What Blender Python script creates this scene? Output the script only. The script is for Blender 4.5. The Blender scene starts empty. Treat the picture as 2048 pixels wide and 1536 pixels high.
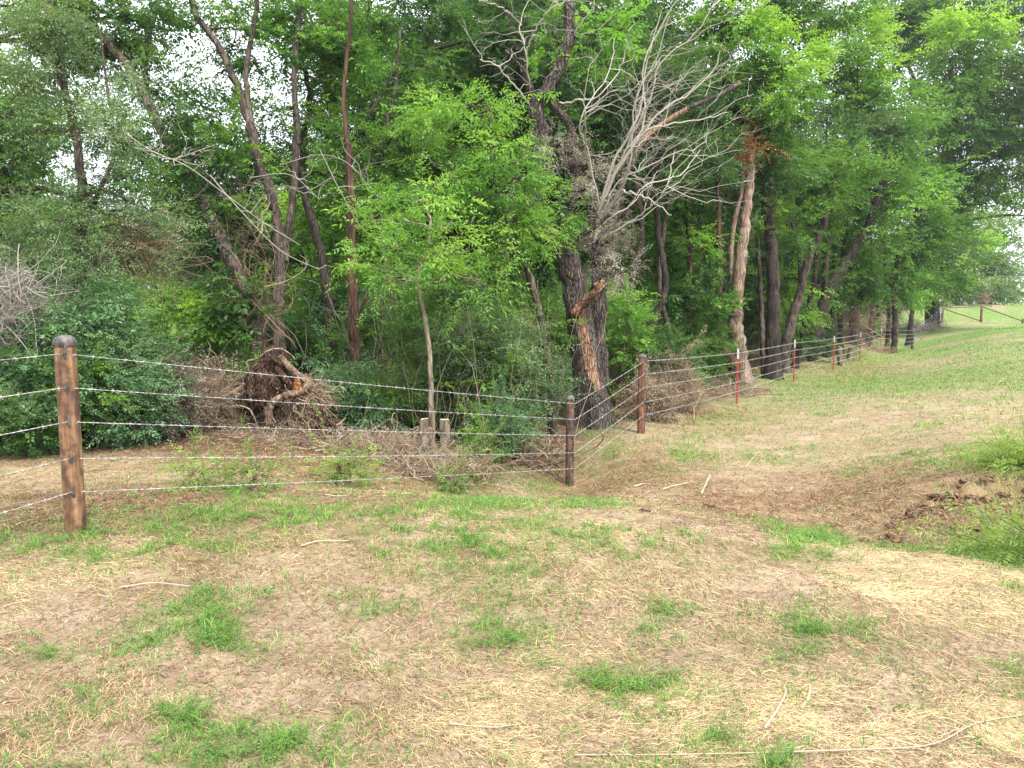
import bpy, math
import numpy as np
rad = math.radians
S = bpy.context.scene
COL = S.collection
# ------------------------------------------------------------------ camera
F = 1500.0; CX, CY = 1024.0, 768.0; EYE = 1.6
PITCH = math.atan(148.0 / F)
cam = bpy.data.cameras.new("camera")
cam.sensor_fit = 'HORIZONTAL'; cam.sensor_width = 36.0; cam.lens = 36.0 * F / 2048.0
cam.clip_start = 0.05; cam.clip_end = 3000.0
camo = bpy.data.objects.new("camera", cam); COL.objects.link(camo)
camo.location = (0, 0, EYE); camo.rotation_euler = (rad(90) - PITCH, 0, 0)
S.camera = camo
# ------------------------------------------------------------------ sky, sun, exposure
SUN_EL, SUN_AZ = rad(56), rad(152)          # azimuth from +Y clockwise: high, behind and to the right of the camera
W = bpy.data.worlds.new("World"); S.world = W; W.use_nodes = True
wn = W.node_tree.nodes; wl = W.node_tree.links
for n in list(wn): wn.remove(n)
out = wn.new('ShaderNodeOutputWorld'); bg = wn.new('ShaderNodeBackground'); sky = wn.new('ShaderNodeTexSky')
sky.sky_type = 'NISHITA'; sky.sun_disc = False; sky.sun_elevation = SUN_EL; sky.sun_rotation = SUN_AZ
sky.dust_density = 4.0; sky.air_density = 1.0
mx = wn.new('ShaderNodeMixRGB'); mx.inputs[0].default_value = 0.80; mx.inputs[2].default_value = (9.6, 9.9, 10.6, 1)   # thin white cloud over the blue
nz = wn.new('ShaderNodeTexNoise'); nz.inputs['Scale'].default_value = 1.6; nz.inputs['Detail'].default_value = 5
mr = wn.new('ShaderNodeMapRange'); mr.inputs[1].default_value = .35; mr.inputs[2].default_value = .65; mr.inputs[3].default_value = .66; mr.inputs[4].default_value = .92
wl.new(nz.outputs['Fac'], mr.inputs[0]); wl.new(mr.outputs[0], mx.inputs[0])
wl.new(sky.outputs[0], mx.inputs[1]); wl.new(mx.outputs[0], bg.inputs[0]); bg.inputs[1].default_value = 0.1
wl.new(bg.outputs[0], out.inputs[0])
sl = bpy.data.lights.new("sun", 'SUN'); sl.energy = 2.4; sl.angle = rad(9); sl.color = (1, .95, .86)
so = bpy.data.objects.new("sun", sl); COL.objects.link(so); so.location = (5, -5, 20)
so.rotation_euler = (rad(90) - SUN_EL, 0, math.pi - SUN_AZ)
VS = S.view_settings
VS.view_transform = 'Standard'; VS.look = 'None'; VS.gamma = 1.0; VS.use_curve_mapping = False; VS.exposure = 1.5
S.cycles.max_bounces = 5; S.cycles.diffuse_bounces = 3; S.cycles.glossy_bounces = 1; S.cycles.transmission_bounces = 3
S.cycles.use_fast_gi = False
# ------------------------------------------------------------------ helpers
def unpx(px, py, d):
    """world point seen at picture point (px,py) at distance d along +Y"""
    a = (px - CX) / F; b = (CY - py) / F
    y = math.cos(PITCH) + b * math.sin(PITCH); z = -math.sin(PITCH) + b * math.cos(PITCH)
    return np.array([a / y * d, d, EYE + z / y * d])
def hsh(a, b, c):
    n = (a * 73856093) ^ (b * 19349663) ^ (c * 83492791)
    n = (n ^ (n >> 13)) * 1274126177
    n = n ^ (n >> 16)
    return (n & 0xffff) / 65535.0
def vnoise(x, y, z=0.0):
    x, y, z = np.broadcast_arrays(np.asarray(x, float), np.asarray(y, float), np.asarray(z, float))
    xi = np.floor(x).astype(np.int64); yi = np.floor(y).astype(np.int64); zi = np.floor(z).astype(np.int64)
    fx = x - xi; fy = y - yi; fz = z - zi
    fx = fx * fx * (3 - 2 * fx); fy = fy * fy * (3 - 2 * fy); fz = fz * fz * (3 - 2 * fz)
    r = 0
    for dx in (0, 1):
        for dy in (0, 1):
            for dz in (0, 1):
                w = (fx if dx else 1 - fx) * (fy if dy else 1 - fy) * (fz if dz else 1 - fz)
                r = r + w * hsh(xi + dx, yi + dy, zi + dz)
    return r
def fbm(x, y, z=0.0, o=3):
    r = 0; a = .5; t = 0
    for i in range(o):
        r = r + a * vnoise(np.asarray(x) * 2 ** i + 17 * i, np.asarray(y) * 2 ** i + 5 * i, np.asarray(z) * 2 ** i); t += a; a *= .5
    return r / t
def norm(v): return v / np.maximum(np.linalg.norm(v, axis=-1, keepdims=True), 1e-9)

class MB:
    def __init__(s): s.v = []; s.f = []; s.a = []; s.b = []; s.n = 0
    def add(s, V, Q, tint=.5, mark=0.0):
        V = np.asarray(V, np.float32).reshape(-1, 3); Q = np.asarray(Q, np.int32).reshape(-1, 4)
        s.v.append(V); s.f.append(Q + s.n); s.n += len(V)
        s.a.append(np.broadcast_to(np.asarray(tint, np.float32), (len(V),)))
        s.b.append(np.broadcast_to(np.asarray(mark, np.float32), (len(V),)))
    def mesh(s, name, mat, origin=(0, 0, 0), smooth=True):
        V = np.concatenate(s.v) - np.asarray(origin, np.float32); Q = np.concatenate(s.f)
        me = bpy.data.meshes.new(name)
        me.vertices.add(len(V)); me.vertices.foreach_set('co', V.astype(np.float32).ravel())
        me.loops.add(len(Q) * 4); me.loops.foreach_set('vertex_index', Q.ravel())
        me.polygons.add(len(Q)); me.polygons.foreach_set('loop_start', np.arange(0, len(Q) * 4, 4, dtype=np.int32))
        me.polygons.foreach_set('use_smooth', np.full(len(Q), bool(smooth)))
        for nm, arr in (('tint', s.a), ('mark', s.b)):
            A = np.concatenate(arr)
            if nm == 'mark' and not A.any(): continue
            me.attributes.new(nm, 'FLOAT', 'POINT').data.foreach_set('value', A.astype(np.float32))
        me.materials.append(mat); me.update(calc_edges=True)
        return me
    def build(s, name, mat, parent=None, origin=None, smooth=True):
        if origin is None: origin = tuple(parent.matrix_local.translation) if (parent and parent.get('_abs')) else (0, 0, 0)
        o = bpy.data.objects.new(name, s.mesh(name, mat, origin, smooth)); COL.objects.link(o)
        if parent: o.parent = parent
        else: o.location = origin
        return o
def tag(o, label=None, cat=None, group=None, kind=None):
    for k, v in (('label', label), ('category', cat), ('group', group), ('kind', kind)):
        if v: o[k] = v
    return o
def thing(name, label, cat, loc, group=None):
    """an Empty at the base of a thing; meshes built under it are given in world space and shifted by loc"""
    o = bpy.data.objects.new(name, None); COL.objects.link(o); o.location = tuple(float(c) for c in loc)
    o.empty_display_size = .2
    return tag(o, label, cat, group)
def part(mb, name, mat, root, loc, smooth=True):
    return mb.build(name, mat, root, origin=tuple(loc), smooth=smooth)

def tubes(P, R, sides=3, twist=0.0, caps=False):
    """P (N,K,3) centre lines, R (N,K) radii -> verts, quads"""
    P = np.asarray(P, float); R = np.asarray(R, float)
    if P.ndim == 2: P = P[None]; R = np.broadcast_to(R, P.shape[1:2])[None] if R.ndim <= 1 else R
    R = np.broadcast_to(R, P.shape[:2])
    N, K, _ = P.shape
    T = np.empty_like(P); T[:, 1:-1] = P[:, 2:] - P[:, :-2]; T[:, 0] = P[:, 1] - P[:, 0]; T[:, -1] = P[:, -1] - P[:, -2]
    T = norm(T); m = norm(T.mean(1))
    ref = np.eye(3)[np.argmin(np.abs(m), axis=1)]
    U = norm(np.cross(T, ref[:, None, :])); Vv = np.cross(T, U)
    a = np.linspace(0, 2 * np.pi, sides, endpoint=False)[None, None, :, None] + twist
    ring = P[:, :, None, :] + R[:, :, None, None] * (np.cos(a) * U[:, :, None, :] + np.sin(a) * Vv[:, :, None, :])
    i = np.arange(N)[:, None, None] * K * sides; k = np.arange(K - 1)[None, :, None] * sides; s = np.arange(sides)[None, None, :]
    s2 = (s + 1) % sides
    Q = np.stack([i + k + s, i + k + s2, i + k + sides + s2, i + k + sides + s], -1).reshape(-1, 4)
    if caps and sides % 2 == 0:
        c = []
        for n in range(N):
            for kk in (0, K - 1):
                b = n * K * sides + kk * sides
                for j in range(1, sides - 2, 2): c.append([b, b + j, b + j + 1, b + j + 2])
        Q = np.concatenate([Q, np.array(c)])
    return ring.reshape(-1, 3), Q
def crom(pts, n):
    """smooth resampling of a polyline (any number of columns) to n points"""
    p = np.asarray(pts, float)
    if len(p) == 2: return p[0] + (p[1] - p[0]) * np.linspace(0, 1, n)[:, None]
    q = np.vstack([2 * p[0] - p[1], p, 2 * p[-1] - p[-2]]); L = len(p) - 1
    t = np.linspace(0, L, n); i = np.minimum(t.astype(int), L - 1); f = (t - i)[:, None]
    a, b, c, d = q[i], q[i + 1], q[i + 2], q[i + 3]
    return .5 * (2 * b + (c - a) * f + (2 * a - 5 * b + 4 * c - d) * f ** 2 + (3 * b - a - 3 * c + d) * f ** 3)
def arcs(A, B, rng, k=6, bow=.15, jit=.04, up=0.0):
    """N curved centre lines from A to B"""
    A = np.atleast_2d(A); B = np.atleast_2d(B); N = max(len(A), len(B)); A = np.broadcast_to(A, (N, 3)); B = np.broadcast_to(B, (N, 3))
    t = np.linspace(0, 1, k)[None, :, None]; L = np.linalg.norm(B - A, axis=1)[:, None, None]
    off = rng.normal(0, 1, (N, 1, 3)) * bow * L; off[..., 2] += up * L[..., 0]
    P = A[:, None] * (1 - t) + B[:, None] * t + off * 4 * t * (1 - t) * .5
    P = P + rng.normal(0, 1, (N, k, 3)) * jit * L * np.sin(np.pi * t)
    return P
# ------------------------------------------------------------------ terrain
CP = [  # (px, py, distance) of ground points read off the photograph
 (152,1067,5.06),(1139,978,10.66),(1282,865,12.9),(1473,808,18.2),(1587,765,23.5),(1666,741,29.3),(1719,724,33.75),(1761,706,40.5),(1793,703,45),(1824,699,49),
 (1842,681,55),(1862,664,60),(1876,650,64),(1962,645,66),(2046,647,67),
 (500,1000,6.2),(850,1006,6.05),(1100,1014,5.95),(1300,1022,5.9),(850,985,8.05),(1000,1000,9.25),(700,985,7.1),(1500,1060,5.45),(1900,1112,4.85),(2300,1130,4.7),
 (1500,1035,6.6),(1500,980,9.0),(1500,900,12),(1300,960,9.2),(1250,900,11.6),(1380,870,13.2),
 (1720,1085,6.0),(1850,1085,6.1),(2040,1062,6.4),(2300,1050,6.6),(1800,990,8.1),(1960,996,7.4),(2300,985,7.5),(1960,950,7.9),(2300,930,8.2),(2000,890,9.6),(1750,900,11),(2300,860,12),
 (2000,800,15),(1700,800,17),(1990,700,31),(1990,660,48),(2300,690,33),
 (50,1000,6.3),(50,920,8.5),(-300,930,8),(400,955,7.1),(400,900,9.4),(650,905,10.0),(560,862,11.3),(840,925,10.4),(850,872,12.4),(1000,925,11.2),(1185,852,14),(1080,950,10.8),
 (300,845,12),(1480,757,23.5),(1570,742,27),(1860,645,68),(1700,690,37),(1930,611,82),
 (1950,609,105),(2048,608,115),(2500,607,120),(2030,607,160),(1000,770,24),(500,760,24),(0,760,24),(-600,780,20),(600,700,45),(1200,700,45),(0,700,45)]
cp = np.array([unpx(*c) for c in CP])
cp = np.vstack([cp, [(x, y, 0) for x, y in ((-3, 2.4), (0, 2.4), (3, 2.4), (0, 4), (-4, 3.8), (3, 3.9), (0, -3), (-6, -2), (6, -2), (0, -15), (-15, -10), (15, -10), (-15, 4), (16, 3))],
                [(-60, 60, -.6), (-150, 150, 0), (0, 160, 0), (150, 60, 1.2), (200, 200, 3.2), (500, 500, 4), (0, 600, 3), (-500, 300, 1), (400, -200, 2), (-300, -300, 0), (0, -500, 0), (60, 20, .2), (-60, 10, 0), (90, 130, 2.8)]])
def warp(x, y):
    r = np.hypot(x, y) + 1e-9; k = 4 * np.log1p(r / 4) / r
    return np.stack([x * k, y * k], -1)
_w = warp(cp[:, 0], cp[:, 1])
def _U(r2): return r2 * np.log(r2 + 1e-12)
def _tps():
    n = len(_w); K = _U(((_w[:, None] - _w[None]) ** 2).sum(-1)) + np.eye(n) * .06
    Pm = np.hstack([np.ones((n, 1)), _w]); A = np.zeros((n + 3, n + 3)); A[:n, :n] = K; A[:n, n:] = Pm; A[n:, :n] = Pm.T
    return np.linalg.solve(A, np.concatenate([cp[:, 2], [0, 0, 0]]))
_c = _tps()
def hbase(x, y):
    x = np.asarray(x, float).ravel(); y = np.asarray(y, float).ravel(); r = np.empty(len(x))
    for i in range(0, len(x), 40000):
        w = warp(x[i:i + 40000], y[i:i + 40000])
        r[i:i + 40000] = _U(((w[:, None] - _w[None]) ** 2).sum(-1)) @ _c[:-3] + _c[-3] + w @ _c[-2:]
    return r
# ditch bank on the right: a raw step of dug earth
def hfun(x, y):
    x = np.asarray(x, float); y = np.asarray(y, float); sh = np.broadcast(x, y).shape
    x, y = np.broadcast_arrays(x, y); x = x.ravel(); y = y.ravel()
    z = hbase(x, y)
    near = np.exp(-(np.hypot(x, y) / 26) ** 2)
    z = z + near * ((fbm(x * .9, y * .9, 3.1, 3) - .5) * .05 + (fbm(x * 5, y * 5, 1.7, 3) - .5) * .035)
    c1 = np.exp(-(((x - 4.6) / 2.3) ** 2 + ((y - 7.0) / 1.1) ** 2))
    z = z + c1 * ((fbm(x * 3, y * 6, 8.8, 3) - .5) * .36)
    yt = 7.42 + (fbm(x * 2.5, x * 0, 4.4, 3) - .5) * .5 + (x - 4.6) * .12
    bank = np.clip((x - 3.9) / .5, 0, 1) * np.clip((7.5 - x) / 1, 0, 1)
    st = np.clip((y - yt) / .07, 0, 1); z = z + bank * (st * .13 * np.exp(-np.clip(y - yt, 0, 9) / .9) - (1 - st) * .06 * np.exp(-np.clip(yt - y, 0, 9) / .5))
    return z.reshape(sh)
def H(x, y): return float(hfun(x, y))
def ground_at(px, py, lo=1.5, hi=200):
    d = np.geomspace(lo, hi, 1500)
    P = np.stack([unpx(px, py, q) for q in d]); z = hbase(P[:, 0], P[:, 1])
    i = int(np.argmax(P[:, 2] < z)); i = i if i > 0 else len(d) - 1
    return P[i]
# patches seen on the ground: px, py, half width px, half height px, weight
def patches(L):
    o = []
    for px, py, rx, ry, w in L:
        c = ground_at(px, py); a = ground_at(px, py - ry); b = ground_at(px, py + ry)
        o.append((c[0], c[1], max(rx / F * c[1], .03), max(abs(a[1] - b[1]) / 2, .05), w, c[0] / c[1]))
    return np.array(o)
def field(Pt, x, y):
    r = np.zeros_like(x)
    for cx, cy, rx, ry, w, sk in Pt:
        dy = y - cy; m = np.abs(dy) < 3 * ry
        if not m.any(): continue
        dx = x[m] - cx - sk * dy[m]
        r[m] = np.maximum(r[m], w * np.exp(-.7 * ((dx / rx) ** 2 + (dy[m] / ry) ** 2)))
    return r
GREEN = patches([(400,1215,140,32,.9),(460,1275,50,18,1),(340,1320,40,14,.8),(130,1405,40,14,.8),(480,1492,170,40,1),(490,1465,50,20,1),(760,1205,90,28,.9),(960,1280,110,30,.9),(1080,1345,50,20,.8),
 (1250,1365,90,45,1.1),(1370,1225,80,35,1),(1640,1300,60,32,1),(1400,1470,30,18,.9),(1560,1510,50,26,1),(1000,1130,60,25,.6),(150,1100,190,30,.9),(330,1080,140,26,.9),(600,1035,280,26,.8),(950,1010,150,16,.7),(1320,1090,140,24,.8),
 (1600,1075,60,26,.8),(1150,1020,80,16,.7),(1380,910,50,34,1.1),(1390,880,30,16,1),(1600,890,50,14,.9),(1690,950,36,12,.9),(1930,915,120,24,1),(2010,930,80,34,1.0),(1985,1110,60,12,.6),(2040,1130,60,30,.8),(1800,920,60,14,.8),
 (1700,762,180,24,1.1),(1580,785,80,14,1),(1850,770,110,18,1),(2010,730,130,40,1.2),(1950,690,90,10,1),(2040,770,100,30,1),(1480,838,60,14,.8),(1650,822,40,14,.9),(1500,910,80,20,.4),(1450,870,60,20,.5),
 (480,990,60,20,.8),(700,960,60,22,.9),(1040,960,70,30,1),(1200,905,60,30,1),(1180,870,40,20,.9),(960,880,60,30,.8),(2000,628,120,14,1.6),(1940,632,60,10,1.4),(2300,640,200,30,1.4),(1760,690,60,8,.9),(900,1060,120,22,.6),(60,1330,60,20,.6),(1180,1100,100,22,.6),
 (1850,860,150,18,.5),(1700,860,90,14,.5),(1740,720,60,12,1),(1850,715,70,9,1)])
STRAW = patches([(500,1085,300,40,.8),(1100,1090,200,30,.8),(1850,1215,190,36,1.2),(1600,1250,160,40,1),(1750,1300,120,26,.8),(250,945,230,40,1),(40,930,90,40,1.1),(1180,1290,90,24,.5),(850,1120,220,40,.9),(1400,1400,60,40,.5),(1980,1380,90,50,.7),(1100,1010,300,20,1),
 (1700,1030,160,50,.6),(1900,1160,200,30,.9),(650,1160,260,40,.8),(60,1200,90,60,.6),(1900,820,200,30,.7),(1600,850,220,24,.8),(300,1180,150,40,.5),(1300,1180,160,30,.9),(1700,1120,180,20,1),(900,1430,160,30,.5),(500,1440,200,20,.6),(1400,1040,120,14,.8),(1950,1000,60,20,.5),(640,1320,160,30,.5)])
BARE = patches([(230,1205,120,26,1.1),(560,1370,240,50,1),(850,1380,120,60,.9),(1150,1450,190,40,.9),(1700,1430,170,40,1),(1550,1180,130,26,1.1),(1350,1310,60,14,1),(1150,1030,160,8,1.1),(1950,1300,100,40,.7),(700,1270,80,20,.6),(1400,1055,120,10,1.1),(1650,1340,60,20,.6),(1450,1330,110,36,.8),(1830,1400,110,40,.8),(1050,1250,90,20,.5),(1250,1470,120,40,.8),(1900,860,90,10,.8),(1750,835,120,8,.8),(1950,790,70,7,.8),(1780,740,60,5,.7),(1500,1000,80,24,.7),
 (260,1490,140,30,.8),(1600,1000,90,24,1),(1420,960,60,20,.8),(1880,970,50,14,.9),(1640,870,150,14,.6),(1990,685,60,5,.7),(1950,650,110,4,1.3),(1900,620,40,5,1),(1800,690,60,5,.5)])
BROWN = patches([(1700,1010,230,60,1),(1900,1040,180,45,1.2),(1980,1010,100,40,1.2),(1450,1010,110,30,.9),(1250,960,150,40,.8),(250,1010,260,40,.8),(700,920,200,60,1),(500,890,200,30,1),(900,960,140,30,.6),(1380,830,120,20,.9),(1560,730,60,14,.9),(1700,700,60,12,.8),(1100,930,60,50,1)])
def zones(x, y):
    x = np.asarray(x, float); y = np.asarray(y, float)
    wx = x + (fbm(x * 2.2, y * 2.2, 5.5, 3) - .5) * .45; wy = y + (fbm(x * 2.2, y * 2.2, 9.5, 3) - .5) * .55
    g = field(GREEN, wx, wy); s = field(STRAW, wx, wy); b = field(BARE, wx, wy); br = field(BROWN, wx, wy)
    n1 = fbm(x * 1.3, y * 1.3, 2.2, 3); n2 = fbm(x * 1.1, y * 1.1, 7.2, 3)
    g = np.minimum(g, 1) * np.clip((fbm(x * 6.5, y * 6.5, 4.4, 4) - .33) * 4.2, .03, 1.3) + np.clip((n1 - .52) * 2.2, 0, 1) * .6 + .09 + .22 * np.clip((y - 9) / 8, 0, 1)
    g = g * np.clip(1 - b * .8, 0.05, 1)
    s = np.clip(s * .8 + (n2 - .5) * 1.9 + .12 - np.clip((y - 11) / 25, 0, .35), .05, 1.2) * np.clip(1 - b * .85, 0.08, 1)
    forest = wood(x, y)
    return g, s, b, br, forest
# edge of the wood, as a world polyline x -> y (everything beyond is under the trees)
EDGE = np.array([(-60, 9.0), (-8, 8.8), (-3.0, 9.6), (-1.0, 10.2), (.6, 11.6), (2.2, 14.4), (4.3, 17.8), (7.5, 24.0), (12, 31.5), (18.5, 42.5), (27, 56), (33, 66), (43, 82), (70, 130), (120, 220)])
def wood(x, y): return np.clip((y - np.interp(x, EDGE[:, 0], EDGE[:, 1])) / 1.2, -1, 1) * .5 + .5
# ------------------------------------------------------------------ materials
def newmat(name):
    m = bpy.data.materials.new(name); m.use_nodes = True; t = m.node_tree
    for n in list(t.nodes): t.nodes.remove(n)
    return m, t.nodes, t.links
def nd(N, typ, **k):
    n = N.new(typ)
    for a, v in k.items():
        if a.startswith('i_'): n.inputs[a[2:].replace('_', ' ')].default_value = v
        elif a.startswith('n'): n.inputs[int(a[1:])].default_value = v
        else: setattr(n, a, v)
    return n
def c4(c): return (c[0], c[1], c[2], 1)
def ramp(N, stops):
    r = N.new('ShaderNodeValToRGB'); e = r.color_ramp.elements
    while len(e) < len(stops): e.new(.5)
    for el, (p, c) in zip(e, stops): el.position = p; el.color = c4(c)
    return r
def leaf_mat(name, dark, mid, bright, trans=.45, rough=.45, spec=.35):
    m, N, L = newmat(name)
    at = N.new('ShaderNodeAttribute'); at.attribute_name = 'tint'
    oi = N.new('ShaderNodeObjectInfo'); ad = nd(N, 'ShaderNodeMath', operation='MULTIPLY_ADD', n1=.14, n2=-.07)
    L.new(oi.outputs['Random'], ad.inputs[0]); a2 = nd(N, 'ShaderNodeMath', operation='ADD'); L.new(at.outputs['Fac'], a2.inputs[0]); L.new(ad.outputs[0], a2.inputs[1])
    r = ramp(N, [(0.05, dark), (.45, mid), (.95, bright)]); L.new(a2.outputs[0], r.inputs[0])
    p = nd(N, 'ShaderNodeBsdfPrincipled', i_Roughness=rough); p.inputs['Specular IOR Level'].default_value = spec; L.new(r.outputs[0], p.inputs['Base Color'])
    t = N.new('ShaderNodeBsdfTranslucent'); mm = nd(N, 'ShaderNodeMixRGB', blend_type='MULTIPLY', n0=1.0, n2=(1.9, 1.75, .75, 1)); L.new(r.outputs[0], mm.inputs[1]); L.new(mm.outputs[0], t.inputs[0])
    mix = nd(N, 'ShaderNodeMixShader', n0=trans); L.new(p.outputs[0], mix.inputs[1]); L.new(t.outputs[0], mix.inputs[2])
    o = N.new('ShaderNodeOutputMaterial'); L.new(mix.outputs[0], o.inputs[0]); return m
def tint_mat(name, stops, rough=.8, spec=.2, trans=0.0):
    m, N, L = newmat(name)
    at = N.new('ShaderNodeAttribute'); at.attribute_name = 'tint'; r = ramp(N, stops); L.new(at.outputs['Fac'], r.inputs[0])
    p = nd(N, 'ShaderNodeBsdfPrincipled', i_Roughness=rough); p.inputs['Specular IOR Level'].default_value = spec; L.new(r.outputs[0], p.inputs['Base Color'])
    o = N.new('ShaderNodeOutputMaterial'); s = p
    if trans:
        t = N.new('ShaderNodeBsdfTranslucent'); L.new(r.outputs[0], t.inputs[0]); s = nd(N, 'ShaderNodeMixShader', n0=trans); L.new(p.outputs[0], s.inputs[1]); L.new(t.outputs[0], s.inputs[2])
    L.new(s.outputs[0], o.inputs[0]); return m
def bark_mat(name, dark, mid, light, scale=9., zs=.25, bump=.6, fleck=.0, strip=((.11, .055, .035), (.36, .22, .145)), moss=0.0):
    m, N, L = newmat(name)
    tc = N.new('ShaderNodeTexCoord'); mp = N.new('ShaderNodeMapping'); mp.inputs['Scale'].default_value = (1, 1, zs); L.new(tc.outputs['Object'], mp.inputs[0])
    n1 = nd(N, 'ShaderNodeTexNoise', i_Scale=scale, i_Detail=6, i_Roughness=.65); L.new(mp.outputs[0], n1.inputs['Vector'])
    vo = nd(N, 'ShaderNodeTexVoronoi', feature='DISTANCE_TO_EDGE', i_Scale=scale * 1.7); L.new(mp.outputs[0], vo.inputs['Vector'])
    n2 = nd(N, 'ShaderNodeTexNoise', i_Scale=1.4, i_Detail=4); L.new(tc.outputs['Object'], n2.inputs['Vector'])
    r = ramp(N, [(.32, dark), (.52, mid), (.72, light)]); L.new(n1.outputs['Fac'], r.inputs[0])
    r2 = ramp(N, [(.0, (.25, .25, .25)), (.16, (1, 1, 1))]); L.new(vo.outputs['Distance'], r2.inputs[0])
    mu = nd(N, 'ShaderNodeMixRGB', blend_type='MULTIPLY', n0=.75); L.new(r.outputs[0], mu.inputs[1]); L.new(r2.outputs[0], mu.inputs[2])
    r3 = ramp(N, [(.35, (.65, .62, .6)), (.65, (1.25, 1.2, 1.15))]); L.new(n2.outputs['Fac'], r3.inputs[0])
    m2 = nd(N, 'ShaderNodeMixRGB', blend_type='MULTIPLY', n0=.8); L.new(mu.outputs[0], m2.inputs[1]); L.new(r3.outputs[0], m2.inputs[2]); col = m2.outputs[0]
    if fleck:
        n3 = nd(N, 'ShaderNodeTexNoise', i_Scale=34, i_Detail=5, i_Roughness=.7); L.new(tc.outputs['Object'], n3.inputs['Vector'])
        r4 = ramp(N, [(.58, (0, 0, 0)), (.66, (fleck, fleck, fleck))]); L.new(n3.outputs['Fac'], r4.inputs[0])
        m3 = nd(N, 'ShaderNodeMixRGB', n2=(.33, .34, .30, 1)); L.new(r4.outputs[0], m3.inputs[0]); L.new(col, m3.inputs[1]); col = m3.outputs[0]
    # stripped wood where the 'mark' attribute says the bark is gone
    at = N.new('ShaderNodeAttribute'); at.attribute_name = 'mark'
    n5 = nd(N, 'ShaderNodeTexNoise', i_Scale=14, i_Detail=4); L.new(mp.outputs[0], n5.inputs['Vector'])
    aa = nd(N, 'ShaderNodeMath', operation='MULTIPLY_ADD', n1=1.1, n2=-.55); L.new(n5.outputs['Fac'], aa.inputs[0]); ab = nd(N, 'ShaderNodeMath', operation='ADD'); L.new(at.outputs['Fac'], ab.inputs[0]); L.new(aa.outputs[0], ab.inputs[1])
    rr = ramp(N, [(.45, (0, 0, 0)), (.52, (1, 1, 1))]); L.new(ab.outputs[0], rr.inputs[0])
    mp2 = N.new('ShaderNodeMapping'); mp2.inputs['Scale'].default_value = (1, 1, .1); L.new(tc.outputs['Object'], mp2.inputs[0])
    n6 = nd(N, 'ShaderNodeTexNoise', i_Scale=30, i_Detail=5); L.new(mp2.outputs[0], n6.inputs['Vector'])
    rs = ramp(N, [(.35, strip[0]), (.62, strip[1])]); L.new(n6.outputs['Fac'], rs.inputs[0])
    m4 = N.new('ShaderNodeMixRGB'); L.new(rr.outputs[0], m4.inputs[0]); L.new(col, m4.inputs[1]); L.new(rs.outputs[0], m4.inputs[2])
    p = nd(N, 'ShaderNodeBsdfPrincipled', i_Roughness=.85); p.inputs['Specular IOR Level'].default_value = .2; L.new(m4.outputs[0], p.inputs['Base Color'])
    ad = nd(N, 'ShaderNodeMath', operation='MULTIPLY_ADD', n1=.8); L.new(r2.outputs[0], ad.inputs[0]); L.new(n1.outputs['Fac'], ad.inputs[2])
    bp = nd(N, 'ShaderNodeBump', i_Strength=bump, i_Distance=.03); L.new(ad.outputs[0], bp.inputs['Height']); L.new(bp.outputs[0], p.inputs['Normal'])
    o = N.new('ShaderNodeOutputMaterial'); L.new(p.outputs[0], o.inputs[0]); return m
def metal_mat(name, base, rust, light, rough=.5, metal=.3, sc=3., zs=.12, lo=.42, hi=.6):
    m, N, L = newmat(name)
    tc = N.new('ShaderNodeTexCoord'); mp = N.new('ShaderNodeMapping'); mp.inputs['Scale'].default_value = (1, 1, zs); L.new(tc.outputs['Object'], mp.inputs[0])
    n1 = nd(N, 'ShaderNodeTexNoise', i_Scale=sc * 8, i_Detail=5, i_Roughness=.6); L.new(mp.outputs[0], n1.inputs['Vector'])
    n2 = nd(N, 'ShaderNodeTexNoise', i_Scale=sc * 5, i_Detail=4); L.new(tc.outputs['Object'], n2.inputs['Vector'])
    r = ramp(N, [(lo, base), (.5 * (lo + hi), rust), (hi + .06, light)]); L.new(n1.outputs['Fac'], r.inputs[0])
    r2 = ramp(N, [(.38, (.35, .33, .32)), (.55, (1.1, 1.05, 1))]); L.new(n2.outputs['Fac'], r2.inputs[0])
    mu = nd(N, 'ShaderNodeMixRGB', blend_type='MULTIPLY', n0=.8); L.new(r.outputs[0], mu.inputs[1]); L.new(r2.outputs[0], mu.inputs[2])
    p = nd(N, 'ShaderNodeBsdfPrincipled', i_Roughness=rough, i_Metallic=metal); L.new(mu.outputs[0], p.inputs['Base Color'])
    bp = nd(N, 'ShaderNodeBump', i_Strength=.25, i_Distance=.004); L.new(n2.outputs['Fac'], bp.inputs['Height']); L.new(bp.outputs[0], p.inputs['Normal'])
    o = N.new('ShaderNodeOutputMaterial'); L.new(p.outputs[0], o.inputs[0]); return m
M = {}
M['leaf_mid'] = leaf_mat('leaf_mid', (.030, .078, .018), (.065, .160, .032), (.16, .30, .055))
M['leaf_bright'] = leaf_mat('leaf_bright', (.055, .150, .028), (.110, .265, .045), (.24, .41, .075), trans=.42)
M['leaf_dark'] = leaf_mat('leaf_dark', (.020, .055, .018), (.038, .100, .030), (.095, .19, .045), trans=.4)
M['leaf_blue'] = leaf_mat('leaf_blue', (.035, .085, .038), (.070, .160, .068), (.15, .28, .12), trans=.28, spec=.5)
M['leaf_grey'] = leaf_mat('leaf_grey', (.045, .090, .036), (.090, .165, .065), (.19, .29, .13), trans=.3, spec=.5)
M['leaf_yellow'] = leaf_mat('leaf_yellow', (.075, .17, .028), (.14, .29, .045), (.25, .42, .07), trans=.45)
M['leaf_hazy'] = leaf_mat('leaf_hazy', (.075, .13, .065), (.12, .19, .085), (.20, .28, .12), trans=.4)  # distance haze mixed into the leaf colour itself
M['leaf_dead'] = tint_mat('leaf_dead', [(0, (.16, .135, .105)), (.5, (.34, .295, .235)), (1, (.50, .46, .38))], .8, .2, .25)
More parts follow.
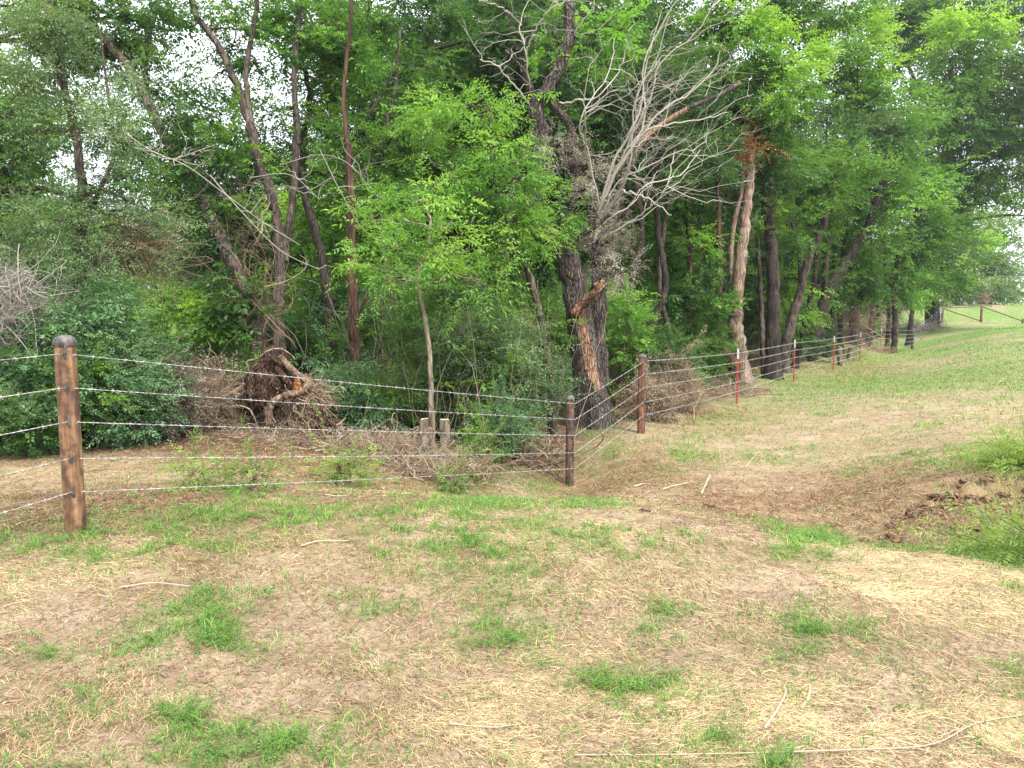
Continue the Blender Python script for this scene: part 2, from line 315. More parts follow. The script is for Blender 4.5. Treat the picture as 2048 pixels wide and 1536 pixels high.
M['leaf_brown'] = tint_mat('leaf_brown', [(0, (.12, .085, .055)), (.5, (.28, .21, .14)), (1, (.44, .36, .25))], .8, .2, .25)
M['leaf_orange'] = tint_mat('leaf_orange', [(0, (.22, .07, .03)), (.5, (.42, .14, .06)), (1, (.55, .27, .13))], .8, .2, .25)
M['straw'] = tint_mat('straw', [(0, (.10, .066, .042)), (.3, (.29, .215, .135)), (.65, (.49, .375, .19)), (1, (.68, .56, .33))], .6, .3, .12)
M['litter'] = tint_mat('litter', [(0, (.075, .04, .024)), (.4, (.20, .12, .07)), (.8, (.37, .25, .15)), (1, (.56, .45, .32))], .8, .2)
M['grass'] = tint_mat('grass', [(0, (.060, .17, .03)), (.5, (.13, .31, .05)), (.8, (.26, .40, .08)), (1, (.46, .46, .15))], .55, .3, .35)
M['weed'] = leaf_mat('weed', (.055, .12, .030), (.12, .22, .050), (.24, .34, .08), trans=.35)
M['ground_weed'] = leaf_mat('ground_weed', (.050, .115, .028), (.105, .215, .045), (.22, .33, .08), trans=.3)
M['bark_grey'] = bark_mat('bark_grey', (.035, .028, .024), (.105, .086, .072), (.20, .17, .145))
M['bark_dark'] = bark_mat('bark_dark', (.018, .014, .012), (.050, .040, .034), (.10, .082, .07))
M['bark_hero'] = bark_mat('bark_hero', (.022, .018, .017), (.085, .070, .062), (.20, .17, .15), scale=11, bump=1.3, fleck=.65)
M['bark_red'] = bark_mat('bark_red', (.03, .017, .013), (.085, .047, .034), (.16, .095, .07), scale=7, zs=.12)
M['torn_bark'] = bark_mat('torn_bark', (.055, .026, .018), (.20, .105, .065), (.34, .22, .15), scale=9, zs=.6, bump=1.0, strip=((.24, .12, .07), (.50, .34, .22)))
M['bark_pale'] = bark_mat('bark_pale', (.12, .095, .07), (.25, .205, .155), (.40, .35, .28), scale=8, zs=.3, bump=.3)
M['snag'] = bark_mat('snag', (.09, .055, .04), (.25, .18, .14), (.44, .38, .32), scale=10, zs=.12, bump=.6, strip=((.12, .06, .045), (.36, .27, .22)))
M['twig_grey'] = tint_mat('twig_grey', [(0, (.12, .10, .085)), (.5, (.33, .30, .26)), (1, (.55, .52, .46))])
M['twig_tan'] = tint_mat('twig_tan', [(0, (.11, .075, .05)), (.5, (.27, .19, .125)), (1, (.47, .37, .26))])
M['twig_brown'] = tint_mat('twig_brown', [(0, (.045, .032, .024)), (.5, (.12, .085, .062)), (1, (.22, .165, .125))])
M['stick_pale'] = tint_mat('stick_pale', [(0, (.30, .235, .165)), (1, (.44, .36, .27))])
M['stick_grey'] = tint_mat('stick_grey', [(0, (.22, .19, .16)), (1, (.34, .30, .25))])
M['wire'] = metal_mat('wire', (.42, .43, .43), (.52, .53, .53), (.64, .65, .65), rough=.42, metal=.35)
# ------------------------------------------------------------------ ground sheet
def build_ground():
    nr, na = 330, 900
    r = np.concatenate([[.0], np.geomspace(.6, 2.2, 20), np.geomspace(2.3, 90, nr - 51), np.geomspace(95, 1500, 30)])
    nr = len(r)
    a = np.linspace(-np.pi, np.pi, na, endpoint=False)
    # more directions in front of the camera than behind it
    a = a - .62 * np.sin(a)
    X = r[:, None] * np.sin(a)[None]; Y = r[:, None] * np.cos(a)[None]
    x = X.ravel(); y = Y.ravel(); z = hfun(x, y)
    k = np.arange(nr - 1)[:, None] * na; s = np.arange(na)[None]; s2 = (s + 1) % na
    Q = np.stack([k + s, k + s2, k + na + s2, k + na + s], -1).reshape(-1, 4)
    Q = Q[:, ::-1]
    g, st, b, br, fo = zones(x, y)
    far = np.clip((np.hypot(x, y) - 25) / 40, 0, 1)
    m, N, L = newmat('earth')
    at = lambda n: (lambda q: (setattr(q, 'attribute_name', n), q)[1])(N.new('ShaderNodeAttribute'))
    tc = N.new('ShaderNodeTexCoord')
    n1 = nd(N, 'ShaderNodeTexNoise', i_Scale=2.5, i_Detail=8, i_Roughness=.7); L.new(tc.outputs['Object'], n1.inputs['Vector'])
    n2 = nd(N, 'ShaderNodeTexNoise', i_Scale=45, i_Detail=6, i_Roughness=.75); L.new(tc.outputs['Object'], n2.inputs['Vector'])
    n3 = nd(N, 'ShaderNodeTexVoronoi', i_Scale=60); L.new(tc.outputs['Object'], n3.inputs['Vector'])
    soil = ramp(N, [(.3, (.21, .15, .105)), (.5, (.335, .25, .175)), (.7, (.45, .36, .27))]); L.new(n1.outputs['Fac'], soil.inputs[0])
    fine = ramp(N, [(.3, (.45, .42, .4)), (.5, (.9, .88, .86)), (.7, (1.25, 1.22, 1.18))]); L.new(n2.outputs['Fac'], fine.inputs[0])
    brn = ramp(N, [(.3, (.12, .07, .042)), (.5, (.24, .15, .09)), (.72, (.38, .265, .17))]); L.new(n1.outputs['Fac'], brn.inputs[0])
    def mixc(f, c1, c2):
        q = N.new('ShaderNodeMixRGB'); L.new(f, q.inputs[0])
        for i, c in ((1, c1), (2, c2)):
            if isinstance(c, tuple): q.inputs[i].default_value = c4(c)
            else: L.new(c, q.inputs[i])
        return q.outputs[0]
    c = mixc(at('brown').outputs['Fac'], soil.outputs[0], brn.outputs[0])
    c = mixc(at('strawy').outputs['Fac'], c, (.34, .26, .16))
    c = mixc(at('greeny').outputs['Fac'], c, (.15, .24, .06))
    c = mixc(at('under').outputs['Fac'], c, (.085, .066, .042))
    mu = nd(N, 'ShaderNodeMixRGB', blend_type='MULTIPLY', n0=.75); L.new(c, mu.inputs[1]); L.new(fine.outputs[0], mu.inputs[2])
    p = nd(N, 'ShaderNodeBsdfPrincipled', i_Roughness=.95); p.inputs['Specular IOR Level'].default_value = .1; L.new(mu.outputs[0], p.inputs['Base Color'])
    ad = nd(N, 'ShaderNodeMath', operation='MULTIPLY_ADD', n1=.3); L.new(n3.outputs['Distance'], ad.inputs[0]); L.new(n2.outputs['Fac'], ad.inputs[2])
    bp = nd(N, 'ShaderNodeBump', i_Strength=.8, i_Distance=.02); L.new(ad.outputs[0], bp.inputs['Height']); L.new(bp.outputs[0], p.inputs['Normal'])
    o = N.new('ShaderNodeOutputMaterial'); L.new(p.outputs[0], o.inputs[0])
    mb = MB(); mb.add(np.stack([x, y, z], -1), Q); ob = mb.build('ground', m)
    me = ob.data
    n = fbm(x * .35, y * .35, 6.6, 4)
    for nm, A in (('brown', np.clip(br * 1.2, 0, 1)), ('strawy', np.clip(st * .55, 0, .75) * (1 - .3 * far)),
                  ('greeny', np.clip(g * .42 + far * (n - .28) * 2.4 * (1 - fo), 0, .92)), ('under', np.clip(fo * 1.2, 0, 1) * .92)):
        me.attributes.new(nm, 'FLOAT', 'POINT').data.foreach_set('value', A.astype(np.float32))
    tag(ob, kind='structure')
build_ground()
# ------------------------------------------------------------------ fence
M['pipe_near'] = metal_mat('rusty_pipe_near', (.075, .045, .03), (.16, .085, .042), (.34, .215, .115), rough=.65, metal=.1, lo=.36, hi=.66)
M['pipe'] = metal_mat('rusty_pipe', (.050, .038, .034), (.105, .062, .045), (.17, .10, .07), rough=.55, metal=.15)
M['pipe_red'] = metal_mat('rusty_pipe_red', (.075, .040, .028), (.19, .085, .05), (.28, .15, .09), rough=.6, metal=.1)
M['cap'] = metal_mat('cap_metal', (.085, .08, .075), (.13, .12, .11), (.20, .185, .165), rough=.6, metal=.3, zs=1)
M['cap_grey'] = metal_mat('cap_grey', (.10, .10, .085), (.16, .155, .13), (.24, .23, .2), rough=.6, metal=.3, zs=1)
M['tpost_red'] = tint_mat('red_post_paint', [(0, (.27, .040, .026)), (1, (.27, .040, .026))], .5, .4)
M['tpost_white'] = tint_mat('white_post_paint', [(0, (.46, .46, .43)), (1, (.46, .46, .43))], .5, .4)
M['wood_post'] = bark_mat('weathered_timber', (.10, .07, .045), (.20, .145, .095), (.32, .25, .17), scale=14, zs=.08, bump=.4)
FR = [.075, .243, .415, .60, .772]; PH = 1.35
def post_pos(px, py, d): return unpx(px, py, d)
POSTS = [  # px base, py base, distance, kind, radius
 (None, None, None, 'pipe', .062), (152,1067,5.06,'near',.0665),(1139,978,10.66,'pipe',.060),(1282,865,12.9,'red',.066),(1473,808,18.2,'t',0),(1587,765,23.5,'t',0),(1666,741,29.3,'t',0),(1719,724,33.75,'t',0),(1761,706,40.5,'t',0),(1793,703,45,'t',0),
 (1824,699,49,'pipe',.09),(1842,681,55,'t',0),(1862,664,60,'t',0),(1870,656,62,'pipe',.08),(1876,650,64,'pipe',.09),(1884,647,66,'pipe',.09)]
pb = []
for p in POSTS:
    pb.append(np.array([-3.62, 3.35, H(-3.62, 3.35)]) if p[0] is None else unpx(p[0], p[1], p[2]))
fence_loc = tuple(pb[2])
fence = thing('barbed_wire_fence', 'five strand barbed wire fence on rusty pipe posts and red T posts along the wood', 'fence', fence_loc)
def lathe(c, prof, sides=24):
    P = np.array([[c[0], c[1], c[2] + z] for r, z in prof]); return tubes(P[None], np.array([[r for r, z in prof]]), sides)
def boxv(c, hx, hy, z0, z1, rz=0.0):
    cs, sn = math.cos(rz), math.sin(rz)
    V = [(c[0] + cs * x - sn * y, c[1] + sn * x + cs * y, z) for z in (z0, z1) for x, y in ((-hx, -hy), (hx, -hy), (hx, hy), (-hx, hy))]
    return np.array(V), np.array([(0, 3, 2, 1), (4, 5, 6, 7), (0, 1, 5, 4), (1, 2, 6, 5), (2, 3, 7, 6), (3, 0, 4, 7)])
AX = rad(33)
for i, (p, b) in enumerate(zip(POSTS, pb)):
    k = p[3]; top = b[2] + PH
    if k != 't':
        r = p[4]; mb = MB(); g0 = b[2] - .25
        V, Q = lathe((b[0], b[1], 0), [(r, g0), (r, b[2] + .3), (r * 1.0, b[2] + .8), (r, top - .05)], 28); mb.add(V, Q)
        # a bead of weld down the pipe
        s = rad(-60); V, Q = tubes(np.array([[b[0] + r * math.cos(s), b[1] + r * math.sin(s), z] for z in np.linspace(b[2] + .02, top - .1, 30)])[None], .003, 5); mb.add(V, Q)
        po = part(mb, 'pipe_post', M[{'near': 'pipe_near', 'red': 'pipe_red'}.get(k, 'pipe')], fence, fence_loc)
        if i == 1: tag(po, 'nearest pipe post, thick and streaked orange brown with a dark domed cap')
        if i == 2: tag(po, 'dark corner pipe post standing low in the ditch')
        if i == 3: tag(po, 'reddish brown pipe post with a grey cap right of the big forked trunk')
        mb = MB(); V, Q = lathe((b[0], b[1], 0), [(r * 1.0, top - .058), (r * 1.07, top - .055), (r * 1.09, top - .03), (r * 1.02, top - .012), (r * .8, top + .006), (r * .45, top + .018), (r * .02, top + .022)], 28); mb.add(V, Q)
        cpo = bpy.data.objects.new('post_cap', mb.mesh('post_cap', M['cap_grey' if k == 'red' else 'cap'], fence_loc)); COL.objects.link(cpo); cpo.parent = po
        if k in ('near', 'pipe', 'red') and i < 4:
            for f in FR:                                   # welded hooks that hold the wires
                z = top - f * PH; a = rad(-58 if i < 3 else -40); rr = r + .004
                mb = MB(); hx = b[0] + rr * math.cos(a); hy = b[1] + rr * math.sin(a)
                P = np.array([[hx, hy, z + .052], [hx + .006, hy - .012, z + .045], [hx + .004, hy - .014, z + .01], [hx, hy - .008, z - .02], [hx - .002, hy, z - .035]])
                V, Q = tubes(crom(P, 12)[None], .0042, 6); mb.add(V, Q)
                V, Q = lathe((hx - .004, hy + .003, 0), [(.002, z - .045), (.012, z - .03), (.010, z - .005), (.013, z + .01), (.003, z + .03)], 8); mb.add(V, Q)
                h = bpy.data.objects.new('wire_hook', mb.mesh('wire_hook', M['cap'], fence_loc)); COL.objects.link(h); h.parent = po
    else:
        w = .029 if p[2] < 30 else .036
        mb = MB(); zw = top - .24
        for (z0, z1, mm) in ((b[2] - .2, zw, 0), (zw, top, 1)):
            if mm: mb = MB()
            V, Q = boxv((b[0], b[1], 0), w, .004, z0, z1, AX); mb.add(V, Q)
            V, Q = boxv((b[0] - .022 * math.sin(AX) * -1, b[1] - .022 * math.cos(AX) * -1, 0), .004, .020, z0, z1, AX); mb.add(V, Q)
            for z in np.arange(z0 + .03, z1 - .02, .054):
                V, Q = boxv((b[0] + .008 * math.sin(AX), b[1] - .008 * math.cos(AX), 0), .007, .006, z, z + .018, AX); mb.add(V, Q)
            if not mm: po = part(mb, 't_post', M['tpost_red'], fence, fence_loc, False)
            else:
                cpo = bpy.data.objects.new('white_tip', mb.mesh('white_tip', M['tpost_white'], fence_loc, False)); COL.objects.link(cpo); cpo.parent = po
# wires: two twisted strands with barbs, one mesh for each of the five lines
rngw = np.random.default_rng(5)
for f in FR:
    mb = MB()
    for i in range(len(pb) - 1):
        a = pb[i].copy(); c = pb[i + 1].copy()
        for q, j in ((a, i), (c, i + 1)):
            q[2] += PH * (1 - f); r = POSTS[j][4] or .012
            q[0] += (r + .008) * .35; q[1] -= (r + .008) * .93
            if j == 2: q[0] += .045; q[1] += .03
        dist = np.linalg.norm(c - a); dm = .5 * (a[1] + c[1]); fine = dm < 15
        n = max(int(dist / (.012 if fine else .035)), 8); t = np.linspace(0, 1, n)[:, None]
        L = a + (c - a) * t; L[:, 2] -= .012 * np.sin(np.pi * t[:, 0]) * min(dist / 5, 1)
        T = norm(c - a); U = norm(np.cross(T, [0, 0, 1.])); Vv = np.cross(U, T)
        rr = .0017 if dm < 12 else .0028 if dm < 30 else .006
        ph = t[:, 0] * dist * 2 * np.pi / (.085 if fine else .3)
        for s in (0, np.pi):
            P = L + rr * .95 * (np.cos(ph + s)[:, None] * U + np.sin(ph + s)[:, None] * Vv)
            V, Q = tubes(P[None], rr, 5 if fine else 3); mb.add(V, Q)
        nb = int(dist / .125)
        if dm < 36 and nb:
            tb = (np.arange(nb) + .5 + rngw.uniform(-.15, .15, nb)) / nb
            C = a + (c - a) * tb[:, None]; C[:, 2] -= .012 * np.sin(np.pi * tb) * min(dist / 5, 1)
            for sg in (1, -1):
                D = norm(rngw.normal(0, 1, (nb, 3)) * .35 + Vv * 1 + T * rngw.uniform(-.6, .6, (nb, 1))) * .016 * (1 if fine else 1.3)
                P = np.stack([C - D, C + T * .004 * sg, C + D], 1)
                V, Q = tubes(P, np.full((nb, 3), rr * .8), 3); mb.add(V, Q)
            P = np.stack([C - T * .008, C + T * .008], 1); V, Q = tubes(P, np.full((nb, 2), rr * 2.1), 6); mb.add(V, Q)
    part(mb, 'barbed_wire', M['wire'], fence, fence_loc)
# brace wires near the far corner
# far gate bracing
e0, e1, e2 = pb[-1], unpx(1962, 645, 66), unpx(2046, 647, 67)
e3 = unpx(2130, 650, 68)
br = thing('fence_brace', 'far timber and pipe fence brace with top rail and sloping struts by green field', 'fence', e1)
mb = MB(); V, Q = lathe((e1[0], e1[1], 0), [(.105, e1[2] - .2), (.105, e1[2] + .7), (.10, e1[2] + 1.48), (.02, e1[2] + 1.5)], 14); mb.add(V, Q); part(mb, 'post', M['wood_post'], br, e1)
mb = MB(); V, Q = lathe((e2[0], e2[1], 0), [(.13, e2[2] - .2), (.13, e2[2] + .2), (.12, e2[2] + .42), (.02, e2[2] + .44)], 14); mb.add(V, Q); part(mb, 'short_post', M['wood_post'], br, e1)
up = np.array([0, 0, 1.])
for nm, A, B in (('top_rail', e0 + up * 1.36, e1 + up * 1.42), ('strut', e0 + up * 1.30, e1 + up * .12), ('strut', e1 + up * 1.38, e2 + up * .2), ('strut', pb[-3] + up * .15, pb[-2] + up * 1.3), ('strut', pb[-2] + up * .15, pb[-1] + up * 1.3)):
    mb = MB(); V, Q = tubes(np.stack([A, B])[None], .045, 8); mb.add(V, Q); part(mb, nm, M['pipe' if nm == 'strut' else 'cap_grey'], br, e1)
# ------------------------------------------------------------------ foliage
def _leaf(L, W, fold=.12, droop=.12): return np.array([(0, 0, 0), (.42 * L, -W / 2, fold * W), (L, 0, -droop * L), (.42 * L, W / 2, fold * W)])
def _rz(a): c, s = math.cos(a), math.sin(a); return np.array([[c, -s, 0], [s, c, 0], [0, 0, 1]])
def _rx(a): c, s = math.cos(a), math.sin(a); return np.array([[1, 0, 0], [0, c, -s], [0, s, c]])
def _ry(a): c, s = math.cos(a), math.sin(a); return np.array([[c, 0, s], [0, 1, 0], [-s, 0, c]])
SPEC = {  # leaves per spray, twig length, leaf length, width, side angle, droop of the twig
 'ovate': (11, .30, .078, .044, 52, .10), 'pinnate': (11, .26, .082, .026, 58, .30), 'small': (22, .34, .036, .020, 50, .08),
 'broad': (8, .30, .115, .082, 55, .15), 'lance': (11, .30, .125, .020, 50, .15), 'shred': (12, .26, .07, .018, 60, .6)}
def _spray(kind, rng):
    n, T, L, Wd, ang, dr = SPEC[kind]; o = []
    for i in range(n):
        t = (i + .6) / n; sd = -1 if i % 2 else 1
        if i == n - 1: sd = 0
        l = L * rng.uniform(.7, 1.15) * (1 if kind == 'pinnate' else (1.1 - .45 * t)); w = Wd * rng.uniform(.8, 1.15) * l / L
        q = _leaf(l, w, rng.uniform(.05, .3), rng.uniform(0, .35))
        q = q @ _rx(rng.normal(0, .35)).T @ _ry(rng.normal(.08, .28)).T @ _rz(sd * rad(ang + rng.normal(0, 12))).T
        st = rng.normal(0, .25) * T * .5 * t if kind == 'small' else 0
        q = q + np.array([T * t, st + sd * .004, -dr * T * t * t + rng.normal(0, .012)])
        o.append(q)
    return np.array(o)
_r = np.random.default_rng(11)
SPR = {k: [_spray(k, _r) for _ in range(8)] for k in SPEC}
def leaves(mb, C, D, kind, sc, tint, rng, upmix=.8, jit=.10):
    """sprays of leaves at C pointing along D"""
    C = np.asarray(C, float); N = len(C)
    if N == 0: return
    X = norm(D); Z = np.array([0, 0, 1.]) * upmix + rng.normal(0, .38, (N, 3)); Y = norm(np.cross(Z, X)); Z = np.cross(X, Y)
    R = np.stack([X, Y, Z], -1); sc = np.broadcast_to(np.asarray(sc, float), (N,)); tint = np.broadcast_to(np.asarray(tint, float), (N,))
    vi = rng.integers(0, len(SPR[kind]), N)
    for v in range(len(SPR[kind])):
        m = vi == v
        if not m.any(): continue
        T = SPR[kind][v].reshape(-1, 3); n = m.sum()
        V = np.einsum('nij,kj->nki', R[m], T) * sc[m, None, None] + C[m, None]
        K = len(T) // 4
        tn = np.repeat(np.clip(tint[m][:, None] + rng.normal(0, jit, (n, K)), 0, 1), 4, axis=1)
        mb.add(V.reshape(-1, 3), np.arange(n * K * 4).reshape(-1, 4), tn.ravel())
def blob(rng, n, shell=.3):
    v = norm(rng.normal(0, 1, (n, 3))); r = rng.uniform(0, 1, n) ** shell; return v * r[:, None]
LAIK = 1.95
def lobe(mbL, mbT, c, rx, ry, rz, lai, kind, sc, rng, src, tint0=.45, twr=.010, crs=1.0):
    """fill an ellipsoid with clumps of leaf sprays and join every clump to the limb by a twig"""
    n_, T_, L_, W_, _, _ = SPEC[kind]
    ns = int(LAIK * lai * math.pi * rx * rz / (n_ * L_ * W_ * .5 * sc * sc))
    cr = .30 * crs * max(1, sc * .9); ncl = int(max(5, min(260, 1.5 * rx * rz / (cr * cr) * 1.6)))
    cc = c + blob(rng, ncl, .42) * np.array([rx, ry, rz])
    cs = rng.uniform(.5, 1.3, ncl); p = rng.uniform(.3, 1.7, ncl); p /= p.sum()
    ci = rng.choice(ncl, ns, p=p)
    off = rng.normal(0, 1, (ns, 3)) * np.array([1, 1, .55]) * cr * .62 * cs[ci][:, None]
    C = cc[ci] + off
    out = norm(cc - c + np.array([0, 0, .05]))[ci]
    D = off / cr * .6 + out * .7 + rng.normal(0, .45, (ns, 3)); D[:, 2] = D[:, 2] * .5 - .12
    rel = (C - c) / np.array([rx, ry, rz]); hi = rel[:, 2]
    ct = rng.normal(0, .20, ncl)
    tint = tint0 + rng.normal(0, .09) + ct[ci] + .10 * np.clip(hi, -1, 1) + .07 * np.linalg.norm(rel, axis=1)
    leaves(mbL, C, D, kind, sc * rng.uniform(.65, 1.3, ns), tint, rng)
    # shoots that stick out of the mass
    nsh = int(max(3, 5 * math.sqrt(rx * rz) / max(sc, 1)))
    vv = norm(blob(rng, nsh) + [0, 0, .35]); a0 = c + vv * np.array([rx, ry, rz]) * .75; a1 = a0 + (vv + rng.normal(0, .35, (nsh, 3))) * rng.uniform(.5, 1.2, (nsh, 1)) * cr * 1.7
    Ps = arcs(a0, a1, rng, 7, .12, .02, 0); V, Q = tubes(Ps, np.linspace(1, .4, 7)[None] * twr * .6 * np.ones((nsh, 1)), 3); mbT.add(V, Q, .5)
    cs_ = Ps[:, 1:].reshape(-1, 3); ds_ = np.repeat(a1 - a0, 6, axis=0) / cr + rng.normal(0, .6, (nsh * 6, 3))
    leaves(mbL, cs_, ds_, kind, sc * rng.uniform(.6, 1.0, len(cs_)), tint0 + .12 + np.repeat(rng.normal(0, .08, nsh), 6), rng)
    A = src[rng.integers(len(src) * 2 // 3, len(src), ncl)]
    P = arcs(A, cc, rng, 6, .10, .04, -.02); R = np.linspace(1, .3, 6)[None] * twr * max(1, sc * .7) * rng.uniform(.7, 1.4, (ncl, 1))
    V, Q = tubes(P, R, 3); mbT.add(V, Q, .5)
def stem_mesh(mb, pts, r0, r1, sides, rng, flare=.0, lump=.10, step=.14, mark=None, wob=.02, caps=False):
    pts = np.asarray(pts, float); L = np.linalg.norm(np.diff(pts, axis=0), axis=1).sum(); n = max(6, int(L / step))
    P = crom(pts, n); t = np.linspace(0, 1, n)
    P[1:-1] += rng.normal(0, min(wob, r0 * .12), (n - 2, 3)) * np.array([1, 1, .3])
    R = r0 + (r1 - r0) * t ** .85; R = R * (1 + flare * np.exp(-t * L / .35))
    V, Q = tubes(P[None], R[None], sides, caps=caps)
    if lump:
        c = np.repeat(P, sides, axis=0); d = V[:len(c)] - c
        a = fbm(V[:, 0] * 5, V[:, 1] * 5, V[:, 2] * 2.2, 3)[:len(c)]
        fl = 1
        if flare:
            ang = np.arctan2(d[:, 1], d[:, 0]); fl = 1 + flare * .55 * np.repeat(np.exp(-t * L / .3), sides) * np.sin(ang * 4 + 1) 
        V[:len(c)] = c + d * ((1 + (a - .5) * 2 * lump) * fl)[:, None]
    mb.add(V, Q, .5, 0 if mark is None else mark(V))
    return P, R
def tree(name, label, cat, group, stems, lobes, kind, leafm, bark, seed=0, lai=3.0, sc=None, flare=.5, tint=.45, sides=12, mark=None, extra=None, leafname='crown', world=False, twr=.011, limbr=.5, crs=1.0, back=0.0):
    """stems: [(points, r0, r1)], points (px,py,d) unless world; lobes: (px,py,rx_px,ry_px,d,[lai,[kind,material]])"""
    rng = np.random.default_rng(seed + 1000)
    st = []
    mbT = MB()
    for k, s in enumerate(stems):
        pts = np.array([p if world else unpx(*p) for p in s[0]], float)
        if k == 0:
            loc = pts[0].copy(); loc[2] = H(loc[0], loc[1]); pts[0, 2] = loc[2] - .12
        P, R = stem_mesh(mbT, pts, s[1], s[2], sides, rng, flare if (k == 0 or (len(s) > 3 and s[3])) else 0, mark=mark, caps=True)
        st.append((P, R))
    loc = tuple(loc)
    root = thing(name, label, cat, loc, group)
    allP = np.concatenate([p for p, r in st]); allR = np.concatenate([r for p, r in st])
    crowns = {}
    for lb in lobes:
        if world: c = np.array(lb[:3], float); rx, rz = lb[3], lb[4]; d = c[1]; rest = lb[5:]
        else:
            d = lb[4] + back; c = unpx(lb[0], lb[1], d); rx, rz = lb[2] / F * d, lb[3] / F * d; rest = lb[5:]
        s = sc if sc else max(1.0, d / 15)
        w = np.linalg.norm((allP - c) * np.array([1, .7, 1]), axis=1) + np.where(allP[:, 2] > c[2], 2.0 * (allP[:, 2] - c[2]), 0) + np.where(allP[:, 2] < loc[2] + .8, 3, 0)
        j = int(np.argmin(w)); A = allP[j]; r = max(allR[j] * limbr, .014)
        P = arcs(A, c, rng, 9, .12, .03, .05)
        V, Q = tubes(P, np.linspace(r, .010, 9)[None], 7); mbT.add(V, Q, .5)
        lk = rest[1] if len(rest) > 1 else kind; lm = rest[2] if len(rest) > 2 else leafm
        mbL = crowns.setdefault(lm, MB())
        lobe(mbL, mbT, c, rx, .8 * (rx + rz) / 2, rz, rest[0] if rest else lai, lk, s, rng, P[0], tint, twr, crs)
    tr = part(mbT, 'trunk', M[bark], root, loc)
    for i, (lm, mbL) in enumerate(crowns.items()):
        if mbL.n: part(mbL, leafname if i == 0 else ('dried_leaves' if 'dead' in lm else 'orange_leaves' if 'orange' in lm else 'leafy_vine'), M[lm], root, loc, smooth=False)
    return root, st, loc
def fan(mb, src, n, rng, Lr, dirb, r0=.008, spread=.45, depth=2, k=6, tint=(.4, .25)):
    """bare side twigs leaving a set of points, branching again"""
    A = src[rng.integers(0, len(src), n)]
    D = norm(np.asarray(dirb) + rng.normal(0, spread, (n, 3))); Ls = rng.uniform(*Lr, n)[:, None]
    P = arcs(A, A + D * Ls, rng, k, .12, .05, .03)
    V, Q = tubes(P, np.linspace(1, .25, k)[None] * r0 * rng.uniform(.6, 1.3, (n, 1)), 4); mb.add(V, Q, np.repeat(rng.normal(tint[0], tint[1], n), k * 4).clip(0, 1))
    if depth > 1:
        for q in range(n):
            pass
        S2 = P[:, 2:].reshape(-1, 3); D2 = np.repeat(D, k - 2, axis=0); i = rng.integers(0, len(S2), n * 3)
        d3 = norm(D2[i] + rng.normal(0, .55, (n * 3, 3))); L3 = rng.uniform(Lr[0] * .25, Lr[1] * .45, n * 3)[:, None]
        P = arcs(S2[i], S2[i] + d3 * L3, rng, 5, .1, .05, .02); r = r0 * .5
        V, Q = tubes(P, np.linspace(1, .3, 5)[None] * r * rng.uniform(.6, 1.3, (n * 3, 1)), 3); mb.add(V, Q, np.repeat(rng.normal(tint[0] + .1, tint[1], n * 3), 15).clip(0, 1))
def tangle(name, label, cat, c, rx, ry, rz, n, mat, seed, thick=.004, Lr=(.5, 1.4), leafn=0, leafk='shred', leafm='leaf_dead', group=None, floor=True, curl=.9, extra=None):
    rng = np.random.default_rng(seed); c = np.asarray(c, float)
    loc = (c[0], c[1], H(c[0], c[1])); root = thing(name, label, cat, loc, group)
    mb = MB(); k = 10
    p = c + blob(rng, n, .5) * np.array([rx, ry, rz]); d = norm(rng.normal(0, 1, (n, 3)) * np.array([1, .8, .7])); P = [p]
    st = rng.uniform(*Lr, n)[:, None] / k; ax = norm(rng.normal(0, 1, (n, 3))); w = rng.normal(0, curl, (n, 1)) * .45
    for _ in range(k - 1):
        d = norm(d + np.cross(ax, d) * w + rng.normal(0, .10, (n, 3)) - (p - c) / np.array([rx, ry, rz]) ** 1 * .10)
        p = p + d * st; P.append(p)
    P = np.stack(P, 1)
    if floor:
        hz = hfun(P[..., 0].ravel(), P[..., 1].ravel()).reshape(P.shape[:2]) + .01
        P[..., 2] = np.maximum(P[..., 2], hz + rng.uniform(0, .06, (n, 1)))
    V, Q = tubes(P, np.linspace(1, .5, k)[None] * thick * rng.lognormal(0, .45, (n, 1)), 3)
    mb.add(V, Q, np.repeat(rng.beta(2, 2.4, n), k * 3))
    if cat == 'brush pile':     # thicker cut limbs lying through the pile
        nb = max(5, n // 70); a = c + blob(rng, nb, .5) * np.array([rx, ry, rz * .8]); dd = norm(rng.normal(0, 1, (nb, 3)) * [1, .7, .3])
        Pb = arcs(a - dd * rng.uniform(.2, .6, (nb, 1)), a + dd * rng.uniform(.2, .6, (nb, 1)), rng, 9, .10, .04, 0); hz = hfun(Pb[..., 0].ravel(), Pb[..., 1].ravel()).reshape(nb, 9) + .02; Pb[..., 2] = np.maximum(Pb[..., 2], hz)
        V, Q = tubes(Pb, np.linspace(1, .6, 9)[None] * thick * rng.uniform(2, 4.5, (nb, 1)), 6, caps=True); mb.add(V, Q, np.repeat(rng.uniform(.2, .9, nb), 54))
        if floor and not leafn: leafn = n // 3
    part(mb, 'twigs', M[mat], root, loc)
    if leafn:
        ml = MB(); i = rng.integers(0, n, leafn); j = rng.integers(1, k, leafn)
        leaves(ml, P[i, j], rng.normal(0, 1, (leafn, 3)) + np.array([0, 0, -.3]), leafk, rng.uniform(.6, 1.1, leafn), .5, rng); part(ml, 'leaves', M[leafm], root, loc, False)
    return root
